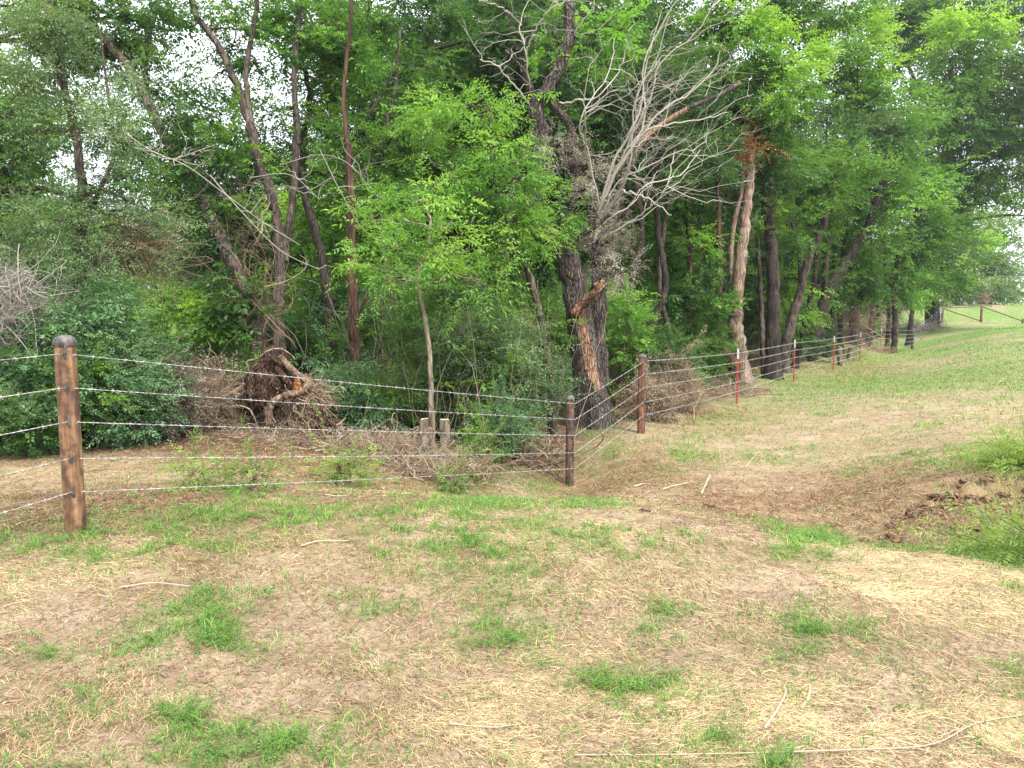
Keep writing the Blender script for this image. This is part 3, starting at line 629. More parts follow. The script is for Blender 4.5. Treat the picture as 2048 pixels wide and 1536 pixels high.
def bush(name, label, cat, group, x, y, w, h, kind, leafm, twig, seed, lai=3.0, sc=1.0, nst=7, ntw=0, base=.15, tint=.45, z=None, twr=.007, depth=None, leafname='foliage', spread=.3, nl=None):
    rng = np.random.default_rng(seed + 77); zg = H(x, y) if z is None else z; loc = (x, y, zg); root = thing(name, label, cat, loc, group)
    mb = MB(); ml = MB(); g = np.array(loc); dp = depth or w
    nl = nl or int(max(3, min(12, w * h * 3 + 2)))
    alt = {'ovate': ('small', 'leaf_grey'), 'small': ('ovate', 'leaf_mid'), 'broad': ('ovate', 'leaf_bright'), 'lance': ('small', 'leaf_mid'), 'shred': ('small', 'leaf_grey')}[kind]; ml2 = MB()
    for i in range(nl):
        u = blob(rng, 1, .5)[0]; hz = base + (1 - base) * rng.uniform(.12, .92)
        c = g + np.array([u[0] * w * .36, u[1] * dp * .36, h * hz])
        s = g + np.array([rng.normal(0, spread * w * .3), rng.normal(0, spread * dp * .3), -.05])
        P = arcs(s, c, rng, 9, .10, .025, .04); V, Q = tubes(P, np.linspace(.018, .006, 9)[None] * max(.6, h / 2.2), 5); mb.add(V, Q, .45)
        r = w * rng.uniform(.22, .34)
        o2 = i % 4 == 3 and h > .8 and leafname == 'foliage'
        lobe(ml2 if o2 else ml, mb, c, r * rng.uniform(.75, 1.2), r * dp / w, min(h * .26, r * 1.1) * rng.uniform(.8, 1.2) + .05, lai * (.6 if o2 else 1), alt[0] if o2 else kind, sc, rng, P[0], tint + (.1 if o2 else 0), twr, .8)
    if ntw:
        A = g + np.stack([rng.normal(0, w * .3, ntw), rng.normal(0, dp * .3, ntw), np.zeros(ntw)], -1)
        B = A + np.stack([rng.normal(0, w * .28, ntw), rng.normal(0, dp * .2, ntw), h * rng.uniform(.4, 1.1, ntw)], -1)
        P = arcs(A, B, rng, 7, .12, .03, .05); V, Q = tubes(P, np.linspace(1, .4, 7)[None] * twr * rng.uniform(.5, 1.4, (ntw, 1)), 3); mb.add(V, Q, np.repeat(rng.uniform(.2, .9, ntw), 21))
    part(mb, 'stems', M[twig], root, loc); (part(ml2, 'climbing_foliage', M[alt[1]], root, loc, False) if ml2.n else None); part(ml, leafname, M[leafm], root, loc, False)
    return root
def copy_tree(o, loc, rz=0.0, s=1.0, label=None, group=None, cat=None):
    c = o.copy(); COL.objects.link(c); c.location = loc; c.rotation_euler = (0, 0, rz); c.scale = (s, s, s)
    if label: c['label'] = label
    if group: c['group'] = group
    for ch in o.children:
        d = ch.copy(); COL.objects.link(d); d.parent = c
    return c
# ------------------------------------------------------------------ the trees of the front row
def P_(L, d): return [(p[0], p[1], p[2] if len(p) > 2 else d) for p in L]
# --- the big forked tree behind the corner of the fence
_sa = [unpx(*p) for p in ((1155,612,13.7),(1160,622,13.7),(1166,640,13.7),(1170,680,13.7),(1178,715,13.7),(1186,745,13.7),(1197,772,13.65))]
_sb = unpx(1216, 832, 13.6)
def hero_mark(V):
    P = crom(_sa, 40); w = np.interp(np.arange(40), [0, 8, 20, 30, 39], [.085, .085, .09, .115, .06])
    d = np.sqrt((V[:, None, 0] - P[None, :, 0]) ** 2 + (V[:, None, 2] - P[None, :, 2]) ** 2) / w[None]
    m = np.clip(1.5 - d.min(1), 0, 1) * (V[:, 1] < 13.98)
    m2 = np.clip(1.5 - np.sqrt((V[:, 0] - _sb[0]) ** 2 + (V[:, 2] - _sb[2]) ** 2) / .11, 0, 1) * (V[:, 1] < 14)
    return np.maximum(m, m2)
root, st, loc = tree('half_dead_tree', 'large forked dark tree with torn bark strip on its trunk and bare pale branches', 'tree', None,
 [(P_([(1186,852),(1178,780),(1168,700),(1158,625),(1146,560),(1128,505),(1092,462),(1068,425),(1066,395),(1084,345),(1080,290),(1076,235),(1084,195),(1104,160),(1128,110),(1140,60),(1133,0),(1128,-60)], 14), .285, .075),
  (P_([(1196,770,14.3),(1196,700,14.35),(1194,620,14.4),(1200,560,14.4),(1196,500,14.4),(1190,450,14.4),(1174,390,14.4),(1150,350,14.3),(1146,310,14.2),(1142,262,14.1),(1118,225,14),(1098,190,14)], 14.3), .21, .055),
  (P_([(1156,640,13.85),(1170,608,13.7),(1186,588,13.6),(1200,572,13.5)], 13.7), .085, .05),
  (P_([(1136,512),(1150,480,13.9),(1180,462,13.8),(1205,440,13.7),(1222,428,13.6)], 13.8), .055, .03),
  (P_([(1076,235),(1068,190),(1055,150),(1030,120),(1010,100)], 13.9), .04, .022),
  (P_([(1192,470,14.4),(1220,440,14.3),(1245,430,14.1),(1262,421,14.0)], 14), .06, .045)],
 [(1110,300,35,34,13.9,1.0,'shred','leaf_dead'),(1190,420,46,46,14.0,1.0,'shred','leaf_dead'),(1180,340,48,40,14.2,1.2,'shred','leaf_dead'),(1226,480,36,34,14,1.0,'shred','leaf_dead'),(1212,540,24,32,14.2,1.1,'shred','leaf_dead'),(1248,545,28,22,14,.9,'shred','leaf_dead'),(1180,520,26,60,14.5,1.0,'shred','leaf_dead'),
  (1190,90,55,70,14.3,1.7,'broad','leaf_bright'),(1240,60,45,45,14.4,1.4,'broad','leaf_bright'),(1105,70,30,45,14,.6,'broad','leaf_bright'),(1060,190,20,30,14,.5,'broad','leaf_bright'),(1130,430,26,26,13.6,1.3,'pinnate','leaf_bright')],
 'shred', 'leaf_dead', 'bark_hero', 1, flare=.55, sides=30, mark=hero_mark, twr=.006, limbr=.2, crs=.6, leafname='dried_leaves')
for ch in list(root.children):
    if ch.name.startswith('dried_leaves'): ch['label'] = 'shrivelled grey brown leaves hanging in the fork'
rng = np.random.default_rng(42); mb = MB()
BR = [[(1190,480),(1205,400),(1222,360),(1262,300),(1290,235),(1286,170),(1300,100),(1322,20)], [(1195,430),(1225,330),(1262,262),(1285,200),(1290,120),(1330,40),(1370,-20)],
 [(1200,420),(1240,330),(1290,262),(1330,215),(1390,180),(1430,135),(1440,100)], [(1205,400),(1260,290),(1330,250),(1400,240),(1455,225)], [(1200,420),(1250,300),(1300,200),(1320,130),(1395,60),(1430,0)],
 [(1205,430),(1240,380),(1260,330),(1265,270),(1270,200),(1310,120),(1340,30)], [(1195,460),(1215,400),(1240,360),(1300,330),(1370,300),(1405,320)], [(1210,440),(1260,410),(1290,370),(1360,350),(1400,300)],
 [(1120,205),(1165,200),(1200,190),(1240,140),(1250,100)], [(1070,210),(1060,160),(1052,110),(1042,50),(1060,-10)], [(1052,110),(1070,60),(1100,20),(1140,0)], [(1042,50),(1010,20),(960,0)], [(1070,225),(1030,170),(990,130),(960,120)],
 [(1180,350),(1170,290),(1172,240),(1165,200)], [(1200,420),(1175,300),(1160,240),(1215,150),(1230,80)], [(1130,95),(1160,50),(1190,10)],[(1240,380),(1290,395),(1345,430)],[(1200,480),(1280,430),(1330,380),(1350,300)]]
allp = []
for i, b in enumerate(BR):
    dd = 14.2 - .09 * i + rng.uniform(-.3, .3); e = rng.uniform(-.9, .5)
    pts = [unpx(p[0], p[1], 14.1 + (dd - 14.1) * min(j / 2, 1) + e * j / len(b)) for j, p in enumerate(b)]
    n = 24; P = crom(pts, n); P[1:] += rng.normal(0, .012, (n - 1, 3)); r0 = [.036, .028, .024, .022, .02, .02, .018, .017][i] if i < 8 else .018
    V, Q = tubes(P[None], np.linspace(r0, .006, n)[None], 7); mb.add(V, Q, rng.uniform(.45, .8)); allp.append(P[5:])
src = np.concatenate(allp[:8] + allp[13:15] + allp[17:]); fan(mb, src, 78, rng, (.4, 1.6), (.62, -.05, .42), .0065, .36, 2, tint=(.65, .22))
src = np.concatenate(allp[8:13] + allp[15:16]); fan(mb, src, 40, rng, (.3, .9), (-.1, -.1, .6), .006, .6, 2, tint=(.6, .2))
src = np.concatenate([p[:8] for p in allp[:8]]); fan(mb, src, 40, rng, (.3, 1.1), (.35, -.25, .2), .0045, .6, 2, tint=(.55, .22))
part(mb, 'dead_branches', M['twig_grey'], root, loc)
mb = MB(); V, Q = tubes(crom([unpx(1147,1*628,13.66), unpx(1166,606,13.62), unpx(1186,588,13.5), unpx(1201,572,13.42)], 10)[None], np.linspace(.075, .062, 10)[None], 12, caps=True)
V += (vnoise(V[:, 0] * 40, V[:, 2] * 40, V[:, 1] * 40)[:, None] - .5) * .03; mb.add(V, Q, .5, .0); e = unpx(1201, 572, 13.42); ax_ = norm(unpx(1201, 572, 13.42) - unpx(1186, 588, 13.5))
for i in range(26):
    a = e + rng.normal(0, .03, 3) - ax_ * .05; V, Q = tubes(np.stack([a, a + ax_ * .06, a + ax_ * rng.uniform(.07, .16)])[None], np.array([[.018, .014, .003]]), 5); mb.add(V, Q, .5, 1)
part(mb, 'broken_limb', M['torn_bark'], root, loc, False)
mb = MB(); P = crom([unpx(1290,275,15.5), unpx(1330,245,15.4), unpx(1380,215,15.3), unpx(1440,190,15.2), unpx(1480,165,15.2)], 16)
V, Q = tubes(np.vstack([unpx(1215,470,14.5), unpx(1250,350,15.2), P])[None], np.linspace(.062, .035, 18)[None], 9); mb.add(V, Q, .5, np.where((V[:, 0] > unpx(1280, 200, 15.4)[0]) & (V[:, 0] < unpx(1375, 200, 15.4)[0]), .62, 0)); part(mb, 'limb', M['bark_grey'], root, loc)

T = tree
# --- left side
T('leaning_tree', 'dark leaning tree draped in creeper above the uprooted stump, left fork side', 'tree', None,
 [(P_([(528,838),(520,700),(512,640),(490,580),(452,500),(418,430),(378,355),(345,300),(300,215),(262,140),(205,75),(140,20)], 13), .155, .06),
  (P_([(345,300,13),(310,230,13.2),(290,150,13.5),(300,60,13.8),(330,-30,14)], 13), .075, .04)],
 [(300,180,70,60,13,2.6),(200,110,80,60,13,2.4),(250,30,90,50,13,2.6),(400,300,70,50,12.6,2.4,'broad','leaf_dark'),(340,380,70,55,12.6,2.6,'broad','leaf_mid'),(420,440,60,55,12.7,2.8,'broad','leaf_dark'),(470,330,50,40,12.8,1.6,'broad','leaf_mid'),
  (480,560,36,60,12.6,3.0,'broad','leaf_dark'),(455,630,34,45,12.6,3,'broad','leaf_mid'),(310,300,50,40,13,1.6),(120,40,80,60,13.5,2.4),(220,250,60,50,13.2,2.4),(260,330,60,50,13.4,2.2),(130,130,60,50,13.6,2.0),(390,230,46,40,13.2,1.2)], 'ovate', 'leaf_dark', 'bark_grey', 2, back=.35)
T('twin_stem_tree', 'tall tree with two slim dark parallel stems rising left of the dead black snag', 'tree', None,
 [(P_([(556,835),(558,650),(560,560),(556,470),(545,400),(520,330),(500,250),(478,180),(440,100),(395,30),(370,-30)], 14), .13, .045),
  (P_([(540,395),(518,310),(500,220),(492,140),(510,40),(515,-30)], 14), .065, .04),
  (P_([(566,520),(582,430),(590,330),(592,240),(588,140),(600,20),(600,-40)], 14.2), .085, .04)],
 [(480,60,80,60,14,2.2),(560,110,70,60,14,2.3,'ovate','leaf_bright'),(430,150,45,40,14,1.0),(600,40,80,50,14,2.4),(640,150,70,60,14.5,2.2),(560,220,50,50,14,1.5),(650,250,50,50,14.4,1.4,'pinnate','leaf_bright'),(380,30,60,40,14,1.4),(520,270,36,34,13.9,.9),(690,70,60,60,14.5,2.0),(590,340,40,40,14.4,1.2)], 'ovate', 'leaf_mid', 'bark_grey', 3, back=.6)
T('vine_covered_tree', 'dark crooked stem covered with vines between the twin stems and the black snag', 'tree', None,
 [(P_([(672,830),(664,700),(656,590),(640,500),(618,420),(604,360),(608,280),(620,200),(600,100)], 15), .12, .045)],
 [(660,560,36,70,14.9,2.2,'broad','leaf_dark'),(640,460,40,50,14.9,2.0),(610,330,50,60,15,1.6),(640,640,40,50,15,2.2,'broad','leaf_mid'),(700,360,50,50,15,1.2)], 'ovate', 'leaf_mid', 'bark_dark', 4, back=.8)
T('dead_snag', 'straight reddish black dead snag with a broken top left of the bright sapling', 'dead tree', None,
 [(P_([(712,830),(709,700),(706,600),(704,500),(702,400),(699,300),(697,292)], 13.6), .105, .062), (P_([(699,330),(692,260),(688,170),(700,60),(705,-20)], 13.9), .05, .03), (P_([(712,640),(730,600),(735,585)], 13.5), .03, .018)],
 [(710,690,40,50,13.8,1.6),(700,130,60,60,14.3,1.6,'pinnate','leaf_bright'),(735,40,60,60,14.5,1.8),(660,200,36,40,14.2,.8)], 'ovate', 'leaf_mid', 'bark_red', 5, flare=.25, back=.9)
T('sapling', 'slender pale barked sapling with a bright green feathery crown behind the cut stumps', 'tree', None,
 [(P_([(864,868),(862,800),(860,720),(852,650),(840,590),(836,555),(846,520),(858,480),(862,440)], 10.8), .042, .018), (P_([(838,575),(822,555),(800,545)], 10.7), .016, .008), (P_([(850,510),(880,470),(905,440)], 10.8), .014, .008)],
 [(790,480,70,34,10.6,1.3),(880,450,60,34,10.8,1.3),(750,535,44,26,10.5,1.2),(840,530,44,30,10.5,1.0),(930,505,50,30,10.8,1.1),(840,400,60,34,11,1.2),(740,440,44,30,11,1.1),(800,560,40,16,10.4,1.0),(960,560,40,36,10.9,.9)], 'pinnate', 'leaf_bright', 'bark_pale', 6, flare=.2, twr=.006, tint=.55)
T('feathery_tree', 'bright green young tree with drooping feathery leaves left of the half dead tree', 'tree', None,
 [(P_([(1108,826),(1098,740),(1088,670),(1070,590),(1052,530),(1022,475),(1000,400),(985,300),(975,210)], 12.6), .075, .022), (P_([(1070,600),(1052,545),(1045,500),(1048,440)], 12.7), .03, .014), (P_([(1010,430),(930,370),(870,330)], 12.6), .02, .01)],
 [(960,230,64,36,12.6,1.6),(1000,310,64,36,12.5,1.7),(920,300,60,36,12.8,1.4),(960,390,70,36,12.4,1.6),(880,370,60,34,12.6,1.4),(860,240,44,26,12.8,1.3),(1045,350,45,36,12.3,1.7),(1010,450,70,45,12.4,1.8),(900,210,50,36,12.8,1.4),(1050,480,40,34,12.4,1.6),(960,500,60,40,12.6,1.4),(1110,470,24,20,13.2,1.5)], 'pinnate', 'leaf_bright', 'bark_grey', 7, flare=.25, twr=.007, tint=.52)
T('small_leaved_tree', 'silvery small leaved tree filling the upper left corner of the picture', 'tree', None,
 [(P_([(150,905),(152,800),(158,700),(160,600),(162,480),(165,380),(150,260),(120,150),(100,30),(95,-40)], 10), .10, .03), (P_([(160,480),(190,400),(230,300),(215,180),(200,60)], 10), .035, .012), (P_([(158,640),(110,520),(60,430),(20,380)], 9.8), .03, .012)],
 [(60,90,90,70,9.8,2.0),(150,40,70,60,10,2.1),(130,190,75,60,9.8,2.0),(60,260,40,40,10,.6),(200,260,60,55,9.9,1.9),(180,370,75,60,9.7,2.1),(110,440,70,50,9.6,2.1),(250,420,60,50,10.2,1.7),(60,420,60,40,10,1.2),(200,500,70,50,9.8,1.7),(40,170,30,30,10,.5),(240,130,40,50,10,1.2),(20,490,50,50,9.8,1.6),(300,470,50,40,10.4,1.3)], 'small', 'leaf_grey', 'bark_grey', 8, flare=.3, twr=.006, sc=1.15)
T('shade_tree', 'dark broad leaved tree at the far left edge with a level bough against the sky', 'tree', None,
 [(P_([(-60,850),(-40,700),(-30,560),(-40,420),(-60,250),(-60,100)], 12), .18, .09), (P_([(-40,330),(20,226),(60,224),(110,232)], 12), .05, .025)],
 [(60,250,60,20,12,2.4,'ovate','leaf_dark'),(20,330,60,34,12,1.6,'broad','leaf_dark'),(20,460,70,50,12,2.2,'ovate','leaf_dark'),(90,300,50,26,12,1.2),(10,560,70,60,11.6,2.2),(-60,200,60,60,12,2),(60,-10,80,40,12.5,2.2),(170,10,70,40,13.5,2),(290,40,60,50,14.5,1.8),(300,420,60,60,13.5,1.6,'ovate','leaf_mid'),(90,560,60,50,11.6,1.8)], 'broad', 'leaf_dark', 'bark_dark', 9)
T('upper_tree', 'tall tree whose dark leafy top hangs behind the dead branches at the top centre', 'tree', None,
 [(P_([(1010,760),(1000,600),(1010,480),(1030,350),(1070,240),(1040,120),(1010,20),(980,-60)], 17), .17, .06), (P_([(1060,250),(1100,150),(1110,40)], 17.2), .07, .05), (P_([(1020,60),(900,90),(820,110)], 17), .05, .02)],
 [(860,60,90,60,17,2.3),(960,110,90,60,17,2.4),(900,180,80,50,17.4,2.0),(1040,60,80,60,17,2.6),(800,160,60,60,17,1.4),(1080,170,70,70,17.5,2.2),(1000,230,70,50,17.6,1.8),(780,20,70,40,17,2.0),(1130,280,70,70,18,1.8),(1220,120,80,80,19,2.2),(1300,40,80,60,19,2.2),(1180,20,80,50,19,2.2),(1260,240,70,60,19.5,1.8),(1240,350,70,60,20,1.6)], 'ovate', 'leaf_dark', 'bark_dark', 10, back=.5)
T('slender_tree', 'slender tree with a light green top between the snag and the feathery tree', 'tree', None,
 [(P_([(800,790),(790,640),(770,520),(752,400),(760,300),(790,180),(800,60)], 15.5), .08, .03), (P_([(765,330),(730,250),(770,180),(790,120)], 15.4), .04, .02), (P_([(760,310),(800,262),(850,265)], 15.4), .035, .02)],
 [(760,300,60,50,15.4,1.6),(820,300,60,40,15.5,1.5),(700,280,40,50,15.5,1.2),(840,240,50,40,15.6,1.4,'pinnate','leaf_bright'),(780,390,70,50,15.4,1.8),(850,130,60,50,15.8,1.2),(740,200,36,36,15.6,.8),(690,400,50,60,15.8,1.3)], 'ovate', 'leaf_mid', 'bark_grey', 11)
# --- right of the half dead tree
T('split_snag', 'pale dead trunk standing inside the fence behind the first red post, bark peeling', 'dead tree', None,
 [(P_([(1484,762),(1478,700),(1472,640),(1474,580),(1484,500),(1492,430),(1500,350),(1504,300)], 22.5), .27, .10), (P_([(1474,620),(1462,540),(1468,450),(1484,380),(1492,320)], 22.6), .085, .06)],
 [(1488,305,10,16,22.2,2.6,'shred','leaf_orange'),(1506,302,10,16,22.1,2.6,'shred','leaf_orange'),(1480,470,40,40,22.8,.5,'small','leaf_grey')], 'shred', 'leaf_orange', 'snag', 20, flare=.5, mark=lambda V: np.where(V[:, 2] > 2.6, .75, 0) * .9, twr=.006, limbr=.2, leafname='orange_leaves')
T('fallen_limb_tree', 'crooked tree with a low limb bent to the ground left of pale dead trunk', 'tree', None,
 [(P_([(1478,745),(1460,715),(1430,702),(1400,694),(1384,672),(1382,600),(1380,520),(1376,420),(1372,330)], 21.5), .17, .06), (P_([(1440,705),(1438,620),(1440,520),(1436,430),(1438,340),(1432,280)], 21.8), .10, .06)],
 [(1400,560,45,60,21.3,1.7),(1360,600,50,40,21,2.3,'broad','leaf_mid'),(1420,620,50,40,21,2.0,'broad','leaf_mid'),(1390,430,50,60,21.8,1.6),(1420,330,60,60,22,2.0),(1350,360,50,60,21.8,1.7)], 'ovate', 'leaf_dark', 'bark_red', 21, flare=.2)
T('big_leafy_tree', 'tall full tree with bright leaf tips above and behind the pale dead trunk', 'tree', None,
 [(P_([(1545,742),(1546,640),(1545,540),(1538,440),(1530,380),(1528,300),(1540,180),(1560,60),(1570,-60)], 24), .24, .10), (P_([(1530,330),(1470,220),(1430,120),(1400,20)], 24), .10, .05)],
 [(1480,60,90,70,22.5,2.6,'ovate','leaf_bright'),(1560,130,80,70,22.5,2.8,'ovate','leaf_bright'),(1590,215,45,45,22.2,2.2,'ovate','leaf_bright'),(1450,170,80,70,23,2.4),(1530,240,90,60,23,2.6),(1400,250,70,60,24,2.0),(1380,80,70,70,24,2.0),(1600,40,80,60,24,2.6),(1470,290,80,40,23.5,2.2),(1580,320,60,50,24,2.4),(1540,420,60,50,24.5,1.6),(1330,160,70,80,24.5,2.2),(1340,280,60,60,25,2.0),(1310,400,60,60,25,1.8),(1440,20,80,50,24,2.4),(1520,20,80,50,23.5,2.4)], 'ovate', 'leaf_mid', 'bark_dark', 22, tint=.42)  # bright lobes carry the sunlit look of the upper leaves in their colour
T('creeper_tree', 'dark slanting stem leaning right behind the second red post', 'tree', None,
 [(P_([(1566,742),(1572,690),(1590,620),(1606,560),(1618,510),(1640,470),(1660,400),(1680,330)], 26.5), .20, .08), (P_([(1602,575),(1596,500),(1580,430)], 26.6), .08, .05)],
 [(1560,560,50,50,26,2.0,'ovate','leaf_bright'),(1570,640,40,40,26,1.8),(1620,450,60,50,26.5,2.2),(1660,340,70,50,26.5,2.4),(1600,360,60,50,26.5,2.2),(1640,570,30,50,27,1.6),(1682,325,60,50,24.3,2.6),(1660,400,50,40,24.3,1.6),(1590,470,50,40,24.2,1.6)], 'ovate', 'leaf_mid', 'bark_grey', 23, back=2.0)
T('wide_crown_tree', 'tree with top coloured lime as if sunlit, leaning over the fence right of centre', 'tree', None,
 [(P_([(1618,695),(1636,650),(1656,590),(1680,545),(1708,500),(1736,455),(1760,380),(1790,310)], 32), .30, .12), (P_([(1650,600),(1652,520),(1668,450),(1700,330),(1720,200)], 32), .15, .08), (P_([(1640,660,32.4),(1655,600,32.6),(1650,520,32.8)], 32.5), .12, .08)],
 [(1690,80,60,60,30,2.6,'ovate','leaf_yellow'),(1720,140,60,50,30.5,2.4,'ovate','leaf_yellow'),(1660,190,80,60,30.5,2.6),(1740,220,80,60,30.5,2.7),(1700,300,80,60,30,2.8,'pinnate','leaf_grey'),(1640,260,60,50,30.5,2.2,'pinnate','leaf_grey'),(1780,300,60,60,30,2.6),(1740,380,70,50,30,2.6),(1680,400,70,50,30,2.4,'pinnate','leaf_grey'),(1800,400,60,50,30.5,2.4,'ovate','leaf_bright'),(1740,470,70,50,30.5,2.4),(1700,560,50,50,31,2.0),(1660,20,80,50,31,2.6),(1750,540,50,60,31,2.2)], 'ovate', 'leaf_mid', 'bark_dark', 24, flare=.3, tint=.42, back=2.5)  # yellow lobes: sunlight on the upper leaves painted as a lime colour
T('roadside_tree', 'tree behind the last red posts with yellow green sprays halfway up', 'tree', None,
 [(P_([(1788,688),(1790,630),(1786,570),(1800,500),(1830,430),(1850,340)], 42), .17, .09), (P_([(1752,672),(1750,600),(1746,520)], 43), .24, .16, 1), (P_([(1706,690),(1708,620),(1700,560)], 38), .26, .18, 1)],
 [(1840,330,60,50,40,2.6,'ovate','leaf_mid'),(1870,350,36,36,38,2.4,'ovate','leaf_bright'),(1810,470,60,50,39,2.6),(1780,560,50,50,40,2.4,'ovate','leaf_bright'),(1850,440,60,60,40,2.6),(1820,560,50,50,41,2.4),(1740,620,40,30,40,2.0),(1800,220,70,60,40,2.6)], 'ovate', 'leaf_mid', 'bark_dark', 25, flare=.3, back=3)
T('overhanging_tree', 'huge tree at the upper right, its boughs reaching over the field against the sky', 'tree', None,
 [(P_([(1866,652),(1864,600),(1862,540),(1870,460),(1885,380),(1900,280),(1930,160),(1950,40),(1960,-80)], 63), .60, .25), (P_([(1885,380),(1960,300),(2040,240),(2140,200)], 60), .22, .1), (P_([(1875,440),(1960,400),(2040,370)], 60), .14, .07), (P_([(1900,300),(1850,200),(1800,100)], 62), .2, .1)],
 [(1900,120,80,90,50,2.8,'ovate','leaf_yellow'),(1930,70,60,60,49,2.4,'ovate','leaf_yellow'),(1890,230,80,60,52,3.0),(1960,190,80,70,52,2.8,'ovate','leaf_hazy'),(2030,120,70,90,52,2.4,'ovate','leaf_hazy'),(1990,270,80,60,54,3.0),(2040,330,70,60,54,2.8),(2030,410,46,30,54,2.2),(1930,320,70,60,56,3.0),(1890,400,60,50,58,3.0),(1940,390,50,26,57,2.0),(1820,60,90,70,54,2.6),(1790,130,70,80,54,2.4,'ovate','leaf_dark'),(2070,220,80,90,54,2.6),(1970,20,90,50,54,2.2),(1860,560,50,40,60,3.0,'ovate','leaf_bright'),(1850,500,50,60,60,3,'ovate','leaf_mid'),(1900,500,30,60,60,2.0),(2080,440,40,40,54,1.6),(1880,-20,160,60,54,2.2),(2000,340,60,50,55,2.6),(1840,280,70,60,56,2.6),(2050,60,70,80,50,2.4),(1720,30,90,60,54,2.2,'ovate','leaf_hazy')], 'ovate', 'leaf_mid', 'bark_dark', 26, flare=.2, tint=.48, crs=1.0, twr=.012)
T('edge_tree', 'rounded pale green tree at the end of the wood behind the fence corner', 'tree', None,
 [(P_([(1912,613),(1914,580),(1918,540),(1925,490)], 86), .35, .15), (P_([(1908,613),(1905,580),(1900,540)], 88), .3, .15, 1)],
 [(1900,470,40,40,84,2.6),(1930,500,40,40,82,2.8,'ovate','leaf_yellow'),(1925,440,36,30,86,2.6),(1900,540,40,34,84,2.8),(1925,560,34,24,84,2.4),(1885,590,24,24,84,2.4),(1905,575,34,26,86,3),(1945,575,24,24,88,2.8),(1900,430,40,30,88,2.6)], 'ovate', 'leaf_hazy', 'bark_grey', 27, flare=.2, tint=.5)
T('far_tree', 'dark rounded tree over shaded trunks at the top of the green field', 'tree', None,
 [(P_([(1962,610),(1962,580),(1966,540),(1970,500)], 100), .4, .2), (P_([(1940,610),(1942,580),(1945,550)], 100), .25, .15, 1), (P_([(1980,609),(1980,585),(1978,560)], 101), .2, .15, 1)],
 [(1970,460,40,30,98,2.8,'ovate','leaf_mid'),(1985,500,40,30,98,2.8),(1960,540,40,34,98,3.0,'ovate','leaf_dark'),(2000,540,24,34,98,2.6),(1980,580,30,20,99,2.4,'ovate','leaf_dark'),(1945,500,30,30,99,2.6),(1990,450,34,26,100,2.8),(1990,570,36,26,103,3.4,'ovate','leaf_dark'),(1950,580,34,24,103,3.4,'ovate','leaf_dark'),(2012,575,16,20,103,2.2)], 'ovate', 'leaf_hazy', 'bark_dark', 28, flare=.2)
T('hazy_tree', 'pale hazy bushy tree farthest away at the right end of the wood', 'tree', None,
 [(P_([(2018,608),(2018,590),(2020,560)], 140), .4, .2)],
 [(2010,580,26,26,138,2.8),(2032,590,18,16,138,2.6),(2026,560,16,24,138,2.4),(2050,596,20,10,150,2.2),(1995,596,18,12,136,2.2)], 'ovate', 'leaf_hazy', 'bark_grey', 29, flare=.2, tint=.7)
bx = unpx(1967, 611, 84); c = unpx(1966, 597, 84)
tangle('dead_bush', 'small orange brown dead bush beyond the far fence brace', 'bush', c, .75, .5, .75, 90, 'twig_tan', 61, .02, (.6, 1.6), 160, 'shred', 'leaf_orange')
# ------------------------------------------------------------------ deep wood: prototypes and copies
def proto_tree(name, label, group, seed, hgt, leafm, kind, bark, ncr, rx, r0, sc, lai, base=.3):
    rng = np.random.default_rng(seed); pts = [(0, 0, -.1)]; a = rng.normal(0, .12, 2)
    for i in range(1, 7): pts.append((pts[-1][0] + rng.normal(a[0], .12), pts[-1][1] + rng.normal(a[1], .12), hgt * i / 6.6))
    st = [(pts, r0, r0 * .3)]
    if seed % 2: st.append((pts[2:3] + [(pts[3][0] + .5, pts[3][1], pts[3][2]), (pts[4][0] + .9, pts[4][1] + .2, pts[4][2] + .2), (pts[5][0] + 1.1, pts[5][1], pts[5][2])], r0 * .55, r0 * .25))
    lobes = []
    for i in range(ncr):
        t = base + (1 - base) * (i + rng.uniform(0, 1)) / ncr; ang = rng.uniform(0, 6.28); q = np.array(crom(pts, 50)[int(min(t, .99) * 49)]); rr = rx * rng.uniform(.25, .85) * (1.1 - .5 * abs(t - .6))
        lobes.append((q[0] + rr * math.cos(ang), q[1] + rr * math.sin(ang), q[2] + rng.uniform(-.2, .5), rx * rng.uniform(.35, .55), rx * rng.uniform(.28, .42), lai))
    return tree(name, label, 'tree', group, st, lobes, kind, leafm, bark, seed, sc=sc, world=True, flare=.3, sides=9)[0]
def place_proto(protos, spots, kinds, group, rng, smin=.85, smax=1.15, near=24):
    labs = []
    for x, y, k in spots:
        px = CX + F * x / y; zn = [z for lim, z in ZON if px < lim][0]
        labs.append(kinds[k] + ' ' + ('close behind ' if y < near else 'far behind ') + zn if len(kinds) > 1 else kinds[0])
    if len(kinds) > 1:
        for lb in set(labs):
            w = sorted([i for i in range(len(labs)) if labs[i] == lb], key=lambda i: spots[i][0] / spots[i][1])
            if len(w) > 1:
                for r_, i in enumerate(w): labs[i] = lb + ', ' + ('leftmost' if r_ == 0 else 'rightmost' if r_ == len(w) - 1 else 'second from left' if r_ == 1 else 'third from left' if r_ == 2 else 'fourth from left' if r_ == 3 else 'fifth from left' if r_ == 4 else 'sixth from left')
    for i, (x, y, k) in enumerate(spots):
        label = labs[i]
        o = protos[k]; loc = (x, y, H(x, y) - .05); s = rng.uniform(smin, smax); rz = rng.uniform(0, 6.28)
        if not o.get('_used'):
            o['_used'] = 1; o.location = loc; o.rotation_euler = (0, 0, rz); o.scale = (s, s, s); o['label'] = label; o['group'] = group
        else:
            c = copy_tree(o, loc, rz, s, label, group)
            if '_used' in c: del c['_used']
rngb = np.random.default_rng(99)
